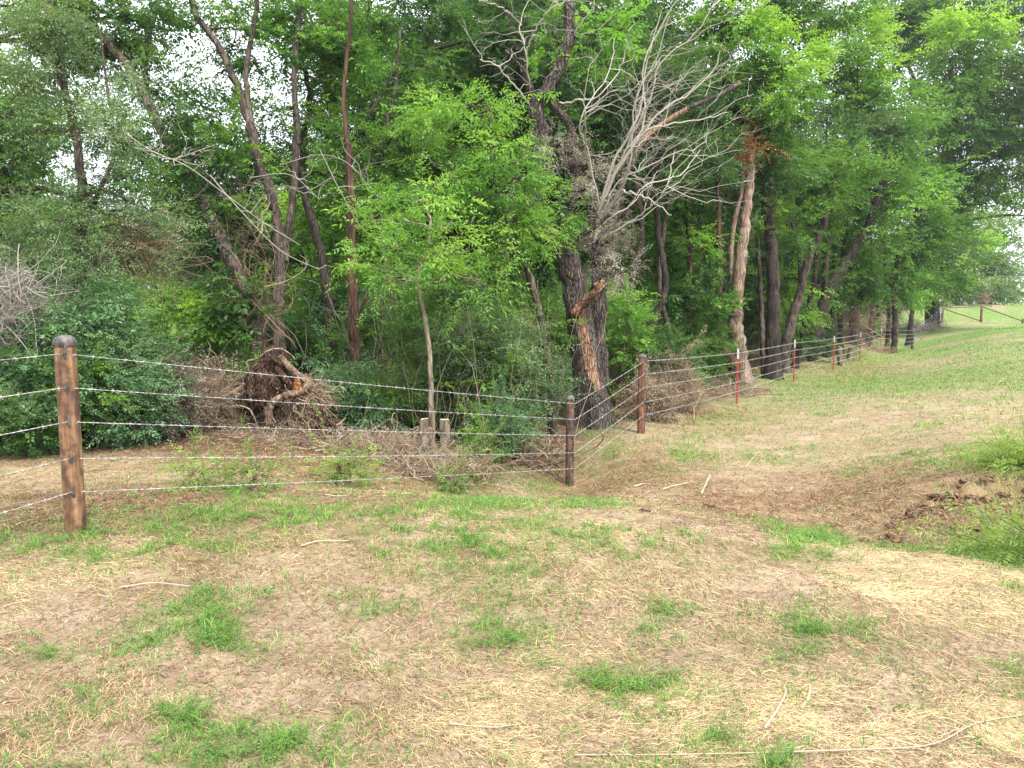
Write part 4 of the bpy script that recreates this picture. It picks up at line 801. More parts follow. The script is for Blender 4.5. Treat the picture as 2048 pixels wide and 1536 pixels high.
ZON = [(120, 'the left picture edge'), (330, 'the blue green shrub'), (640, 'the uprooted stump'), (790, 'the reddish black snag'), (960, 'the pale sapling'), (1120, 'the feathery young tree'), (1300, 'the forked tree'), (1440, 'the second fence post'), (1560, 'the first red post'), (1680, 'the middle red posts'), (1800, 'the far red posts'), (9999, 'the far fence corner')]
gl = 'slim background trees in the wood'
pr = [proto_tree('background_tree', 'slim tree', gl, 300 + i, h, lm, k, bk, n, rx, r0, 1.5, la) for i, (h, lm, k, bk, n, rx, r0, la) in enumerate([
    (7.4, 'leaf_mid', 'ovate', 'bark_dark', 15, 1.9, .11, 2.0), (6.4, 'leaf_bright', 'ovate', 'bark_grey', 13, 1.7, .09, 2.0), (8.4, 'leaf_dark', 'ovate', 'bark_dark', 16, 2.0, .13, 2.0), (5.6, 'leaf_yellow', 'ovate', 'bark_grey', 11, 1.6, .07, 1.8)])]
sp = []
for i in range(30):           # left and centre, behind the front row
    y = rngb.uniform(17, 38); x = rngb.uniform(-.72, .22) * y
    k = rngb.choice(4, p=[.34, .26, .22, .18])
    sp.append((x, y, int(k)))
place_proto(pr, sp, ['slim mid green tree', 'slim light green tree', 'slim dark green tree', 'slim yellow green young tree'], gl, rngb)
gl2 = 'background trees in the shaded wood'
pr2 = [proto_tree('background_tree', 'shade tree', gl2, 320 + i, h, lm, 'ovate', 'bark_dark', n, rx, r0, 2.2, la, .27) for i, (h, lm, n, rx, r0, la) in enumerate([(12.5, 'leaf_dark', 24, 3.0, .2, 2.0), (11, 'leaf_mid', 22, 2.8, .17, 2.0), (13.5, 'leaf_dark', 24, 3.0, .22, 2.0)])]
sp = []
for i in (4, 7, 10):           # upper middle
    y = 21 + rngb.uniform(0, 10); x = (-.40 + .054 * i + rngb.uniform(-.02, .02)) * y; sp.append((x, y, int(rngb.choice(3, p=[.2, .6, .2]))))
for i in range(34):           # right: behind the trees along the fence
    t = rngb.uniform(0, 1) ** 1.1; y = 23 + 55 * t; ex = float(np.interp(y, EDGE[3:, 1], EDGE[3:, 0])); x = ex - rngb.uniform(5, 15) * (.7 + .3 * t)
    sp.append((x, y, int(rngb.choice(3))))
place_proto(pr2, sp, ['tall dark tree', 'tall mid green tree', 'tallest dark crowned tree'], gl2, rngb, .8, 1.15, 45)
# far end of the wood
pr3 = [proto_tree('distant_tree', 'far', 'x', 340, 12, 'leaf_hazy', 'ovate', 'bark_grey', 26, 3.9, .25, 4.0, 2.6, .02)]
place_proto(pr3, [(43 + i * 5.2 + rngb.uniform(-1, 1), 92 + i * 9, 0) for i in range(5)], ['pale hazy distant tree', ''], 'distant row of trees', rngb, .7, 1.0)
# ------------------------------------------------------------------ undergrowth
gu = 'leafy bushes along the wood edge'
def proto_bush(i, w, h, kind, lm, tw, sc, lai, ntw): return bush('bush', 'bush', 'bush', gu, 0, 0, w, h, kind, lm, tw, 400 + i, lai, sc, ntw=ntw, z=0)
pb_ = [proto_bush(0, 2.4, 2.0, 'ovate', 'leaf_mid', 'twig_brown', 1.1, 1.5, 30), proto_bush(1, 2.2, 2.3, 'small', 'leaf_grey', 'twig_grey', 1.5, 1.2, 90), proto_bush(2, 2.6, 1.7, 'broad', 'leaf_dark', 'twig_brown', 1.0, 1.5, 30),
       proto_bush(3, 2.3, 2.2, 'ovate', 'leaf_bright', 'twig_brown', 1.1, 1.3, 30), proto_bush(4, 2.4, 1.5, 'ovate', 'leaf_blue', 'twig_brown', 1.0, 1.5, 20)]
sp = []
for i in range(54):
    y = rngb.uniform(15.2, 27); x = rngb.uniform(-.70, .12) * y
    if abs(x - 2.0) < .8 and y < 15: continue
    sp.append((x, y, int(rngb.choice(5, p=[.27, .2, .2, .15, .18]))))
place_proto(pb_, sp, ['mid green undergrowth bush', 'twiggy small leaved bush', 'dark broad leaved bush', 'bright green bush', 'blue green low bush'], 'undergrowth bushes behind the left fence', rngb, .7, 1.25, 20)
for o in pb_:
    if '_used' in o: del o['_used']
gr2 = 'bushes under the trees on the right'
pb2 = [copy_tree(o, (0, 0, 0)) for o in pb_]
sp = []
for i in range(60):
    t = rngb.uniform(0, 1); y = 17 + 52 * t; ex = float(np.interp(y, EDGE[2:, 1], EDGE[2:, 0])); x = ex - rngb.uniform(2.6, 9) * (1 + .6 * t)
    if x / y < .13 and y < 19: continue
    sp.append((x, y, int(rngb.choice(5, p=[.3, .15, .15, .3, .1]))))
place_proto(pb2, sp, ['mid green low bush', 'twiggy grey green bush', 'dark broad leaved low bush', 'bright green low bush', 'blue green low bush'], gr2, rngb, .7, 1.3, 38)
for o in list(pr) + list(pr2) + list(pr3) + pb2:
    if '_used' in o: del o['_used']
def xat(px, y): return (px - CX) / F * y * (math.cos(PITCH)) + 0.0
def B(name, label, px, y, w, h, kind, lm, tw, seed, **k):
    g = k.pop('group', None); cat = k.pop('cat', 'bush'); x = (px - CX) / F * y
    return bush(name, label, cat, g, x, y, w, h, kind, lm, tw, seed, **k)
B('shrub', 'large rounded blue green shrub behind the nearest fence post', 160, 9.6, 2.0, 1.9, 'ovate', 'leaf_blue', 'twig_brown', 1, tint=.58, lai=1.7, sc=.72, nl=16)
B('shrub', 'blue green shrub spilling right toward the dead brush', 250, 9.9, 1.2, 1.5, 'ovate', 'leaf_blue', 'twig_brown', 2, tint=.6, lai=1.6, sc=.7, nl=9)
B('shrub', 'dark low shrub at the left edge below the dead vines', 40, 9.3, 1.9, 1.3, 'ovate', 'leaf_dark', 'twig_brown', 3, lai=2.2, sc=.8, nl=10)
B('shrub', 'dense dark green shrub low behind the nearest post', 130, 9.2, 1.5, .95, 'ovate', 'leaf_mid', 'twig_brown', 4, tint=.58, lai=1.5, sc=.7, nl=9)
B('shrub', 'yellow green shrub coloured as if backlit between the brush and the leaning tree', 410, 13.5, 1.6, 2.2, 'ovate', 'leaf_yellow', 'twig_brown', 5, lai=1.8, sc=.9)  # backlight from beyond the wood is put into the yellow leaf colour
B('shrub', 'leafy dark shrub wrapped round the foot of the leaning tree', 505, 12.35, 1.0, 1.25, 'broad', 'leaf_dark', 'twig_brown', 6, lai=1.5, sc=.8)
B('weed_clump', 'tall feathery green weeds right of the uprooted stump', 690, 11.6, 1.1, 1.05, 'lance', 'leaf_blue', 'twig_brown', 7, lai=2.2, sc=.9, cat='weeds', nl=10)
B('weed_clump', 'dark ferny weeds left of the pale sapling', 770, 11.9, 1.0, .8, 'lance', 'leaf_mid', 'twig_brown', 8, lai=1.8, sc=.9, cat='weeds', nl=8)
B('thicket', 'twiggy thicket with tiny pale leaves right of the sapling', 940, 12.0, 1.5, 2.3, 'small', 'leaf_grey', 'twig_tan', 9, lai=2.2, sc=1.15, ntw=90, cat='thicket')
B('thicket', 'twiggy thicket of thin upright stems left of the forked trunk', 1040, 12.6, 1.2, 2.5, 'small', 'leaf_grey', 'twig_tan', 10, lai=2.0, sc=1.15, ntw=80, cat='thicket')
B('thicket', 'dense thin stemmed thicket directly behind the cut stumps', 880, 12.8, 1.6, 2.6, 'small', 'leaf_mid', 'twig_tan', 11, lai=2.3, sc=1.2, ntw=90, cat='thicket')
B('shrub', 'dark leafy shrub in the ditch left of the corner post', 1000, 11.4, 1.1, .8, 'ovate', 'leaf_blue', 'twig_brown', 12, lai=1.9, sc=.6, nl=7)
B('shrub', 'small lime green seedling above the ditch', 960, 11.2, .3, .75, 'ovate', 'leaf_yellow', 'twig_tan', 13, lai=2.5, sc=.6, nl=3, base=.6)
B('shrub', 'dark green shrub behind the second fence post', 1330, 17.5, 1.8, 1.6, 'ovate', 'leaf_dark', 'twig_brown', 14, lai=1.7)
B('shrub', 'bright green shrub right behind the forked trunk', 1235, 17, 1.2, 2.6, 'ovate', 'leaf_bright', 'twig_brown', 15, lai=1.4)
B('withered_bush', 'withered beige leaved bush behind the second fence post', 1300, 15.0, 1.3, .8, 'shred', 'leaf_brown', 'twig_tan', 16, lai=1.5, ntw=26, nl=8, leafname='dead_leaves', base=.05)
B('withered_bush', 'taller withered brown bush left of the first red post', 1350, 16.4, 1.2, 1.3, 'shred', 'leaf_brown', 'twig_tan', 17, lai=1.1, ntw=26, nl=7, leafname='dead_leaves')
B('shrub', 'green leafy shrub over the low bent limb', 1400, 21, 2.2, 1.9, 'ovate', 'leaf_mid', 'twig_brown', 18, lai=1.8)
B('shrub', 'dark low shrub at the foot of the slanting trunks beyond the red posts', 1612, 32.0, 2.0, 1.4, 'ovate', 'leaf_dark', 'twig_brown', 19, lai=1.9, sc=1.4)
B('weed_clump', 'bright green bushy weeds at the right edge above the dug bank', 2085, 7.8, .8, .17, 'small', 'weed', 'twig_brown', 20, lai=3.2, sc=.7, tint=.62, cat='weeds', nl=16, depth=.9)
B('weed_clump', 'upright long leaved weeds at the right edge below the dug bank', 2045, 5.1, .28, .11, 'lance', 'weed', 'twig_brown', 21, tint=.6, lai=2.6, sc=.52, cat='weeds', nl=9, depth=.5)
B('weed_clump', 'leafy weeds at the right border beside the dry straw', 2085, 4.8, .34, .14, 'lance', 'weed', 'twig_brown', 22, lai=2.2, sc=.5, cat='weeds', nl=8, depth=.6)
B('weed', 'upright leafy weed with reddish stems under the middle of the fence', 690, 7.6, .34, .26, 'ovate', 'weed', 'twig_tan', 23, lai=.9, sc=.42, cat='weed', nl=8)
B('weed', 'small leafy weed under the wires left of middle', 500, 6.7, .3, .2, 'ovate', 'weed', 'twig_tan', 24, lai=1.4, sc=.4, cat='weed', nl=5)
B('weed', 'short weed right of the nearest post', 395, 6.6, .34, .16, 'ovate', 'weed', 'twig_tan', 25, lai=1.4, sc=.4, cat='weed', nl=5)
B('weed', 'green weed in the dead vines below the stumps', 900, 8.6, .35, .22, 'ovate', 'weed', 'twig_tan', 26, lai=1.6, sc=.42, cat='weed', nl=5)
B('weed', 'dark leaved weed right of the second stump', 955, 10.3, .45, .5, 'broad', 'leaf_mid', 'twig_tan', 27, lai=1.5, sc=.45, cat='weed', nl=6)
# ------------------------------------------------------------------ dead brush
def TG(name, label, px, py, d, rx, rz, n, mat, seed, **k):
    c = unpx(px, py, d); return tangle(name, label, k.pop('cat', 'brush pile'), c, rx, k.pop('ry', rx * .7), rz, n, mat, seed, **k)
TG('brush_pile', 'tangled pile of dead brown vines left of the uprooted stump', 385, 800, 11.2, .85, .30, 950, 'twig_tan', 1, thick=.004, leafn=300, ry=.45)
TG('brush_pile', 'dark matted brush heap right of the nearest post', 290, 800, 10.3, .62, .32, 1500, 'twig_brown', 2, thick=.004, leafn=700)
TG('brush_pile', 'low fringe of dead roots at the foot of the uprooted stump', 560, 880, 10.6, 1.0, .07, 800, 'twig_tan', 3, thick=.0035, ry=.35, Lr=(.3, .8))
TG('brush_pile', 'sloping heap of reddish dead vines right of the uprooted stump', 750, 895, 10.4, .8, .07, 900, 'twig_tan', 4, thick=.0038, ry=.8, Lr=(.3, .9))
TG('brush_pile', 'pale dead vines tangled around the two cut stumps', 880, 930, 9.7, .75, .05, 520, 'twig_tan', 5, thick=.0035, ry=.7, Lr=(.4, 1.0))
TG('brush_pile', 'dead sticks and dry canes filling the ditch beside the corner post', 1060, 915, 11.6, .6, .16, 300, 'twig_tan', 6, thick=.006, curl=.3, Lr=(.5, 1.2), ry=.6)
TG('brush_pile', 'dark thorny tangle left of the pale sapling', 780, 800, 12.6, .8, .4, 800, 'twig_brown', 7, thick=.004, curl=.4)
TG('vine_tangle', 'ball of bare tan vines hanging above the blue green shrub', 275, 500, 10.4, .40, .30, 520, 'twig_tan', 8, thick=.0035, cat='vines', floor=False, Lr=(.5, 1.3))
TG('vine_tangle', 'dead grey vines hanging at the left edge of the picture', 5, 620, 9.2, .42, .5, 900, 'twig_grey', 9, thick=.0034, cat='vines', floor=False, Lr=(.5, 1.3))
TG('vine_tangle', 'veil of dry hanging vines behind the leaning tree', 470, 450, 13.6, .35, 1.0, 110, 'twig_tan', 10, thick=.004, cat='vines', floor=False, curl=.3, Lr=(.8, 1.8))
TG('vine_tangle', 'bare vines climbing the foot of the leaning trunk', 520, 610, 12.8, .2, .8, 90, 'twig_tan', 11, thick=.004, cat='vines', floor=False, curl=.3, Lr=(.8, 1.6))
TG('vine_tangle', 'grey dead twigs massed in the fork of the half dead tree', 1215, 440, 14.3, .32, .6, 150, 'twig_grey', 12, thick=.0026, cat='vines', floor=False, curl=.3, Lr=(.4, 1.0))
TG('vine_tangle', 'dry brown vines hanging between the slanting trunks beyond the red posts', 1715, 640, 35, .6, 1.3, 150, 'twig_tan', 13, thick=.009, cat='vines', floor=False, curl=.25, Lr=(1.2, 2.4))
TG('brush_pile', 'heap of cut brush under the trees behind the far red posts', 1725, 700, 38.5, 1.6, .16, 420, 'twig_tan', 14, thick=.008, Lr=(.5, 1.2), ry=1.6)
TG('brush_pile', 'fallen leaves and sticks at the foot of the pale dead trunk', 1440, 790, 20.5, 1.4, .18, 700, 'twig_tan', 15, thick=.006, ry=1.4)
TG('brush_pile', 'grey cut branches in front of the farthest dark trunk', 1835, 655, 62, 2.4, .4, 300, 'twig_grey', 16, thick=.014, Lr=(.8, 2), ry=2)
# long thin vines in the left wood
mb = MB(); rng = np.random.default_rng(8); L0 = unpx(480, 400, 12.4)
for a in ([(230,250),(300,300),(370,330),(440,380),(520,440),(600,490)], [(300,310),(345,318),(400,300),(430,290)], [(240,240),(260,290),(310,305)], [(420,350),(480,420),(560,500),(640,540)], [(60,480),(130,540),(160,600)], [(560,330),(640,310),(700,330),(760,400)], [(500,355),(580,350),(640,400)], [(640,300),(690,400),(740,470),(860,520)]):
    d = rng.uniform(11.8, 12.6); P = crom([unpx(p[0], p[1], d) for p in a], 30); V, Q = tubes(P[None], np.linspace(.008, .004, 30)[None], 5); mb.add(V, Q, rng.uniform(.2, .6))
    fan(mb, P[6:], 9, rng, (.3, .8), (.4, 0, .2), .005, .7, 1, tint=(.6, .2))
tag(part(mb, 'bare_vine', M['twig_grey'], None, L0), 'long bare vine strands slung between the trunks on the left', 'vines')
bpy.data.objects['bare_vine'].location = tuple(L0)
# ------------------------------------------------------------------ uprooted stump
M['clod'] = bark_mat('root_clod', (.030, .019, .014), (.115, .066, .045), (.24, .15, .10), scale=14, zs=.35, bump=1.3)
M['root'] = bark_mat('root_bark', (.09, .062, .045), (.20, .145, .105), (.33, .26, .2), scale=12, zs=.4, bump=.5)
M['split_wood'] = bark_mat('split_wood', (.33, .13, .05), (.55, .25, .11), (.68, .38, .18), scale=14, zs=.3, bump=.6)
D0 = 10.9
rt = thing('uprooted_stump', 'uprooted stump lifted on its side with hanging roots and a split orange end', 'stump', unpx(560, 850, D0)); rl = tuple(unpx(560, 850, D0))
rng = np.random.default_rng(21)
def rockmesh(mb, c, rx, ry, rz, seed, amp=.35, nu=60, nv=40, fr=3.0):
    u = np.linspace(0, 2 * np.pi, nu, endpoint=False)[None]; v = np.linspace(.02, np.pi - .02, nv)[:, None]
    X = np.stack([np.cos(u) * np.sin(v), np.sin(u) * np.sin(v), np.cos(v) + 0 * u], -1).reshape(-1, 3)
    n = fbm(X[:, 0] * fr + seed, X[:, 1] * fr, X[:, 2] * fr, 4); n2 = fbm(X[:, 0] * 9 + seed, X[:, 1] * 9, X[:, 2] * 5, 3)
    V = c + X * np.array([rx, ry, rz]) * (1 + (n - .5)[:, None] * 2 * amp + (n2 - .5)[:, None] * .25)
    k = np.arange(nv - 1)[:, None] * nu; s = np.arange(nu)[None]; s2 = (s + 1) % nu
    mb.add(V, np.stack([k + s, k + nu + s, k + nu + s2, k + s2], -1).reshape(-1, 4))
mb = MB()
rockmesh(mb, unpx(538, 772, D0 - .08), .34, .28, .36, 1, .28); rockmesh(mb, unpx(550, 728, D0 - .05), .20, .22, .26, 2, .32); rockmesh(mb, unpx(505, 800, D0), .22, .2, .22, 15, .35); rockmesh(mb, unpx(598, 790, D0 + .15), .24, .22, .22, 12)
rockmesh(mb, unpx(612, 765, D0 + .05), .10, .14, .13, 5); rockmesh(mb, unpx(590, 840, D0 + .1), .32, .24, .16, 6); rockmesh(mb, unpx(640, 850, D0), .3, .26, .12, 7); rockmesh(mb, unpx(530, 850, D0 + .1), .28, .22, .12, 8); rockmesh(mb, unpx(580, 800, D0 + .32), .22, .12, .22, 9)
part(mb, 'soil_clod', M['clod'], rt, rl)
for pts, r0, r1 in (([(622,762,10.75),(604,782,10.6),(575,790,10.5),(552,800,10.5),(540,815,10.5),(537,850,10.5)], .062, .05), ([(535,712,10.8),(560,745,10.65),(585,775,10.6)], .045, .05), ([(552,705,10.8),(580,735,10.7),(615,765,10.7),(640,790,10.8)], .055, .04), ([(540,705,10.8),(525,740,10.65),(512,770,10.6)], .03, .02),
                    ([(625,770,10.8),(640,800,10.7),(655,840,10.6),(700,870,10.5)], .03, .02)):
    mb = MB(); stem_mesh(mb, [unpx(*p) for p in pts], r0, r1, 10, rng, lump=.38, step=.025, wob=.006, caps=True); part(mb, 'root', M['clod'] if r0 < .05 or r1 > .05 else M['root'], rt, rl)
for pts, r0 in (([(495,722),(516,717),(532,704),(548,698),(566,699),(582,710),(592,720)], .016), ([(458,815),(480,812),(500,820),(512,845),(514,862)], .016), ([(527,812),(536,826),(550,842)], .008), ([(380,870),(420,850),(445,835)], .012)):
    mb = MB(); stem_mesh(mb, [unpx(p[0], p[1], 10.5) for p in pts], r0, r0 * .5, 7, rng, lump=.1, step=.04, wob=.003); part(mb, 'pale_root', M['bark_pale'], rt, rl)
mb = MB(); c = unpx(599, 770, 10.57)
for i in range(16):      # splintered end
    a = c + rng.normal(0, 1, 3) * [.032, .02, .03]; e = a + np.array([rng.normal(.01, .012), -.04, rng.uniform(.02, .085)])
    V, Q = tubes(np.stack([a - [0, 0, .05], a, e])[None], np.array([[.024, .02, .004]]), 5); mb.add(V, Q)
part(mb, 'split_end', M['split_wood'], rt, rl, False)
mb = MB(); n = 1500
A = np.concatenate([unpx(535, 765, D0) + blob(rng, 800, .1) * [.30, .22, .3], unpx(590, 820, D0) + blob(rng, 700, .2) * [.42, .25, .22]])
Bp = A + rng.normal(0, .09, (n, 3)) + np.array([0, -.04, -.16]) * rng.uniform(0, 1.6, (n, 1))
P = arcs(A, Bp, rng, 6, .25, .06, 0); V, Q = tubes(P, np.linspace(1, .4, 6)[None] * .0024 * rng.lognormal(0, .4, (n, 1)), 3); mb.add(V, Q, np.repeat(rng.beta(1.3, 4, n), 18)); part(mb, 'root_fibres', M['twig_tan'], rt, rl)
A = unpx(600, 790, D0) + blob(rng, 420, .3) * [.35, .2, .25]; Bp = A + np.stack([rng.uniform(-.1, .45, 420), rng.normal(-.1, .15, 420), rng.uniform(-.35, .1, 420)], -1)
mb = MB(); P = arcs(A, Bp, rng, 9, .35, .03, .1); V, Q = tubes(P, np.linspace(1, .5, 9)[None] * .0042 * rng.lognormal(0, .3, (420, 1)), 4); mb.add(V, Q, np.repeat(rng.beta(3, 2, 420), 36)); part(mb, 'fine_roots', M['twig_tan'], rt, rl)
# ------------------------------------------------------------------ cut stumps and sticks
M['cut_wood'] = bark_mat('cut_wood', (.42, .33, .18), (.58, .48, .29), (.70, .62, .42), scale=10, zs=1, bump=.2)
def stump(label, px, py, d, r, h, tilt, seed):
    rng = np.random.default_rng(seed); b = unpx(px, py, d); gz = H(b[0], b[1]); h = h + max(0, b[2] - gz); b[2] = gz; lo = tuple(b); root = thing('tree_stump', label, 'stump', lo)
    mb = MB(); P = np.array([[b[0] + tilt * t * h, b[1], b[2] - .1 + (h + .1) * t] for t in np.linspace(0, 1, 14)]); V, Q = tubes(P[None], np.linspace(r * 1.15, r * .95, 14)[None], 18)
    a = fbm(V[:, 0] * 12, V[:, 1] * 12, V[:, 2] * 3, 3); c = np.repeat(P, 18, 0); V = c + (V - c) * (1 + (a - .5)[:, None] * .4); top = V[-18:].copy(); top[:, 2] += (top[:, 0] - top[:, 0].mean()) * tilt * 2.0 + rng.normal(0, .004, 18); V[-18:] = top; mb.add(V, Q); part(mb, 'bark', M['bark_pale'], root, lo)
    mb = MB(); c = top.mean(0); n = 18; R1 = c + (top - c) * .93; R1[:, 2] += .004; R2 = c + (top - c) * .5 + [0, 0, .008]; R3 = c + (top - c) * .02 + [0, 0, .006]
    V = np.vstack([R1, R2, R3]); q = np.arange(n); q2 = (q + 1) % n; mb.add(V, np.vstack([np.stack([q, q2, q2 + n, q + n], -1), np.stack([q + n, q2 + n, q2 + 2 * n, q + 2 * n], -1)])); part(mb, 'cut_face', M['cut_wood'], root, lo, False)
stump('tall cut stump with a pale yellow slanting top, left of the sapling base', 840, 912, 9.9, .062, .50, .1, 1)
stump('cut stump with a flat brownish top, right of the sapling base', 890, 905, 10.3, .072, .46, 0, 2)
stump('short pale topped stump left of the first red post', 1358, 812, 17.2, .075, .55, -.15, 3)
stump('leaning cut stump behind the third red post', 1684, 722, 31.5, .12, .62, -.2, 4)
stump('small dark stump beside the leaning one, farther right', 1698, 716, 33.5, .10, .5, .1, 5)
def stick(label, pts, r0, r1, mat='stick_pale', seed=0, lift=.015):
    rng = np.random.default_rng(seed + 5); P = []
    for p in pts:
        g = ground_at(p[0], p[1]); g[2] = H(g[0], g[1]) + lift + (p[2] if len(p) > 2 else 0); P.append(g)
    P = np.array(P); lo = tuple(P[0]); mb = MB(); stem_mesh(mb, P, r0, r1, 8, rng, lump=.22, step=.03, wob=.003, caps=True); o = part(mb, 'stick', M[mat], None, lo); o.location = lo
    tag(o, label, 'stick', None)
stick('curved forked pale stick on bare soil at the lower right', [(1528,1468),(1548,1440),(1566,1410),(1572,1385)], .006, .003)
stick('short knobbly broken stick beside the curved one, lower right', [(1600,1430),(1616,1406),(1619,1385)], .007, .004, 'stick_pale', 1)
stick('long thin tan cane curving across the bottom right foreground', [(1150,1522),(1400,1522),(1700,1515),(1860,1500),(1950,1455),(2050,1440)], .0026, .002, 'stick_pale', 2)
stick('pale stick lying near the corner post, longest of three', [(1325,982),(1345,975),(1378,968)], .012, .008, 'stick_pale', 3)
stick('upright leaning pale stick end right of the corner post', [(1402,990),(1410,975),(1420,960,.05)], .014, .01, 'stick_pale', 4)
stick('pale bark sliver below the second pipe post', [(1268,977),(1285,972),(1300,972)], .014, .006, 'stick_pale', 5)
stick('thin brown stick in the grass below the wires, left half', [(240,1180),(310,1174),(380,1178)], .005, .003, 'stick_pale', 6)
stick('grey stick lying in yellow grass, middle of the left half', [(600,1098),(640,1088),(700,1086)], .006, .004, 'stick_pale', 7)
stick('small white peeled stick under the weed below the wires', [(705,912),(718,916),(722,920)], .014, .010, 'stick_pale', 8)
stick('pale peeled stick on the ground in front of the weed under the fence', [(650,992),(672,996),(695,996)], .008, .006, 'stick_pale', 9)
stick('thin pale stick slanting up right of the second pipe post', [(1490,940),(1506,918),(1520,905)], .010, .006, 'stick_pale', 10)
stick('long dead pole leaning in the brush left of the cut stumps', [(790,868),(815,850,.15),(843,845,.38)], .022, .014, 'stick_grey', 11)
stick('thin dry cane on the straw at the lower centre', [(900,1455),(980,1462),(1040,1455)], .003, .002, 'stick_pale', 12)

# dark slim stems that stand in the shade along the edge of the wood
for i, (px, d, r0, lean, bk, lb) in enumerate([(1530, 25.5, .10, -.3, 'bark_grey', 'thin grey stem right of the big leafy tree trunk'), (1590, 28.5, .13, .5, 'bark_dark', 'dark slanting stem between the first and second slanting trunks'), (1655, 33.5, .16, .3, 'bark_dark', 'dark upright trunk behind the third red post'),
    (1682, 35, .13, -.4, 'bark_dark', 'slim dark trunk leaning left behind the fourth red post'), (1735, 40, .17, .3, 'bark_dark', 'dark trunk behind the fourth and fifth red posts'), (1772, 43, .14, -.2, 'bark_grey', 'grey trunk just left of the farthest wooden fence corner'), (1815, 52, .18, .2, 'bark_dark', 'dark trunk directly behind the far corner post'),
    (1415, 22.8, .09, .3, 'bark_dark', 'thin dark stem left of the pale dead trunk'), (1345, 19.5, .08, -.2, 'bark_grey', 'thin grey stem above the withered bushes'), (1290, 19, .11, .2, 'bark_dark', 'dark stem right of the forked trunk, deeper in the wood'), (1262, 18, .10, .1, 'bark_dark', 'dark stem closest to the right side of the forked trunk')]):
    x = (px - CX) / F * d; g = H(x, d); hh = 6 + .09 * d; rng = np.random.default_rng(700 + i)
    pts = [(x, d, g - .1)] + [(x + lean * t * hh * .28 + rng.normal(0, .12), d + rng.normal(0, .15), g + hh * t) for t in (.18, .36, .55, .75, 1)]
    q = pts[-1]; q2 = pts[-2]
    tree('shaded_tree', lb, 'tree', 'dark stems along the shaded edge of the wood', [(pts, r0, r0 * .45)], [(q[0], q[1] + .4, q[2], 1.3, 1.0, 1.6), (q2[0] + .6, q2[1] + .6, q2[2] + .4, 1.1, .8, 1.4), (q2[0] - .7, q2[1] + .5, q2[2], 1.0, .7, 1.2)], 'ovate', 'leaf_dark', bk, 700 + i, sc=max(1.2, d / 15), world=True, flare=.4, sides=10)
# ------------------------------------------------------------------ grass, straw, weeds and litter
def sample_ground(n, rng, d0, d1, pw=1.0, wide=.76):
    """random ground points in the sector in front of the camera, even density in the picture when pw < 1"""
    u = rng.uniform(0, 1, n); d = d0 * (d1 / d0) ** u if pw == 0 else (d0 ** pw + u * (d1 ** pw - d0 ** pw)) ** (1 / pw)
    return rng.uniform(-wide, wide, n) * d, d
def blades(mb, x, y, L, Wd, lift, rng, tint, flat=True, head=None, bend=.5):
    n = len(x); z = hfun(x, y); a = rng.uniform(0, 2 * np.pi, n) if head is None else head
    D = np.stack([np.cos(a), np.sin(a)], -1); Pn = np.stack([-D[:, 1], D[:, 0]], -1); cv = rng.normal(0, bend, n) * L
    if flat:
        z1 = hfun(x + D[:, 0] * L, y + D[:, 1] * L); T = [0, .35, .7, 1]; hz = [z + .002, z + (z1 - z) * .35 + lift, z + (z1 - z) * .7 + lift * rng.uniform(.4, 1.3, n), z1 + rng.uniform(0, 1, n) * lift]
        hx = [t * L for t in T]
    else:
        lean = rng.uniform(.15, .9, n); T = [0, .4, .75, 1]; hx = [L * lean * t ** 1.6 for t in T]; hz = [z - .005, z + L * .42 * (1 - .3 * lean), z + L * .75 * (1 - .5 * lean), z + L * (1 - .62 * lean)]
    ws = [.7, 1, .75, .15] if not flat else [.8, 1, .9, .5]; V = []
    th = rng.uniform(0, np.pi, n) if flat else np.zeros(n)
    for t, h, q, w in zip(T, hz, hx, ws):
        cx = x + D[:, 0] * q + Pn[:, 0] * cv * t * t; cy = y + D[:, 1] * q + Pn[:, 1] * cv * t * t
        o = Wd * w * .5
        ox = Pn[:, 0] * o * np.abs(np.cos(th * .5)); oy = Pn[:, 1] * o * np.abs(np.cos(th * .5)); oz = o * np.sin(th) * .6
        V.append(np.stack([cx + ox, cy + oy, h + oz], -1)); V.append(np.stack([cx - ox, cy - oy, h - oz * .2], -1))
    V = np.stack(V, 1); b = np.arange(n)[:, None] * 8
    Q = np.concatenate([b + np.array([[0, 1, 3, 2]]), b + np.array([[2, 3, 5, 4]]), b + np.array([[4, 5, 7, 6]])])
    mb.add(V.reshape(-1, 3), Q, np.repeat(np.clip(tint, 0, 1), 8))
rng = np.random.default_rng(2024)
mbS, mbG, mbK, mbLt = MB(), MB(), MB(), MB()
BANDS = [(2.1, 3.6, 330000, 1.0), (3.6, 6.5, 320000, 1.25), (6.5, 12, 150000, 1.9), (12, 26, 110000, 3.2), (26, 80, 90000, 7.5)]
for d0, d1, n, k in BANDS:
    x, y = sample_ground(n, rng, d0, d1, 1.6); g, s, b, br, fo = zones(x, y)
    keep = rng.uniform(0, 1, n) < np.clip(s * np.clip((fbm(x * 5, y * 5, 21, 3) - .30) * 3.2, .12, 1.15) * (1 - fo * .7) * (1 - .2 * np.clip(g, 0, 1)), .03, 1); x, y = x[keep], y[keep]; m = len(x); br = br[keep]
    # blown and mown straw lies in combed swathes
    hd = fbm(x * .7, y * .7, 3.3, 3) * 9 + rng.normal(0, .75, m)
    L = rng.beta(1.3, 3, m) * .17 * (1 + .25 * (k - 1)) + .012; w = rng.uniform(.0011, .0028, m) * k
    tn = .50 + rng.normal(0, .25, m) - .28 * br + (fbm(x * 1.5, y * 1.5, 12, 2) - .5) * .5
    blades(mbS, x, y, L, w, rng.uniform(.001, .014, m) * (1 + .3 * (k - 1)), rng, tn, True, hd)
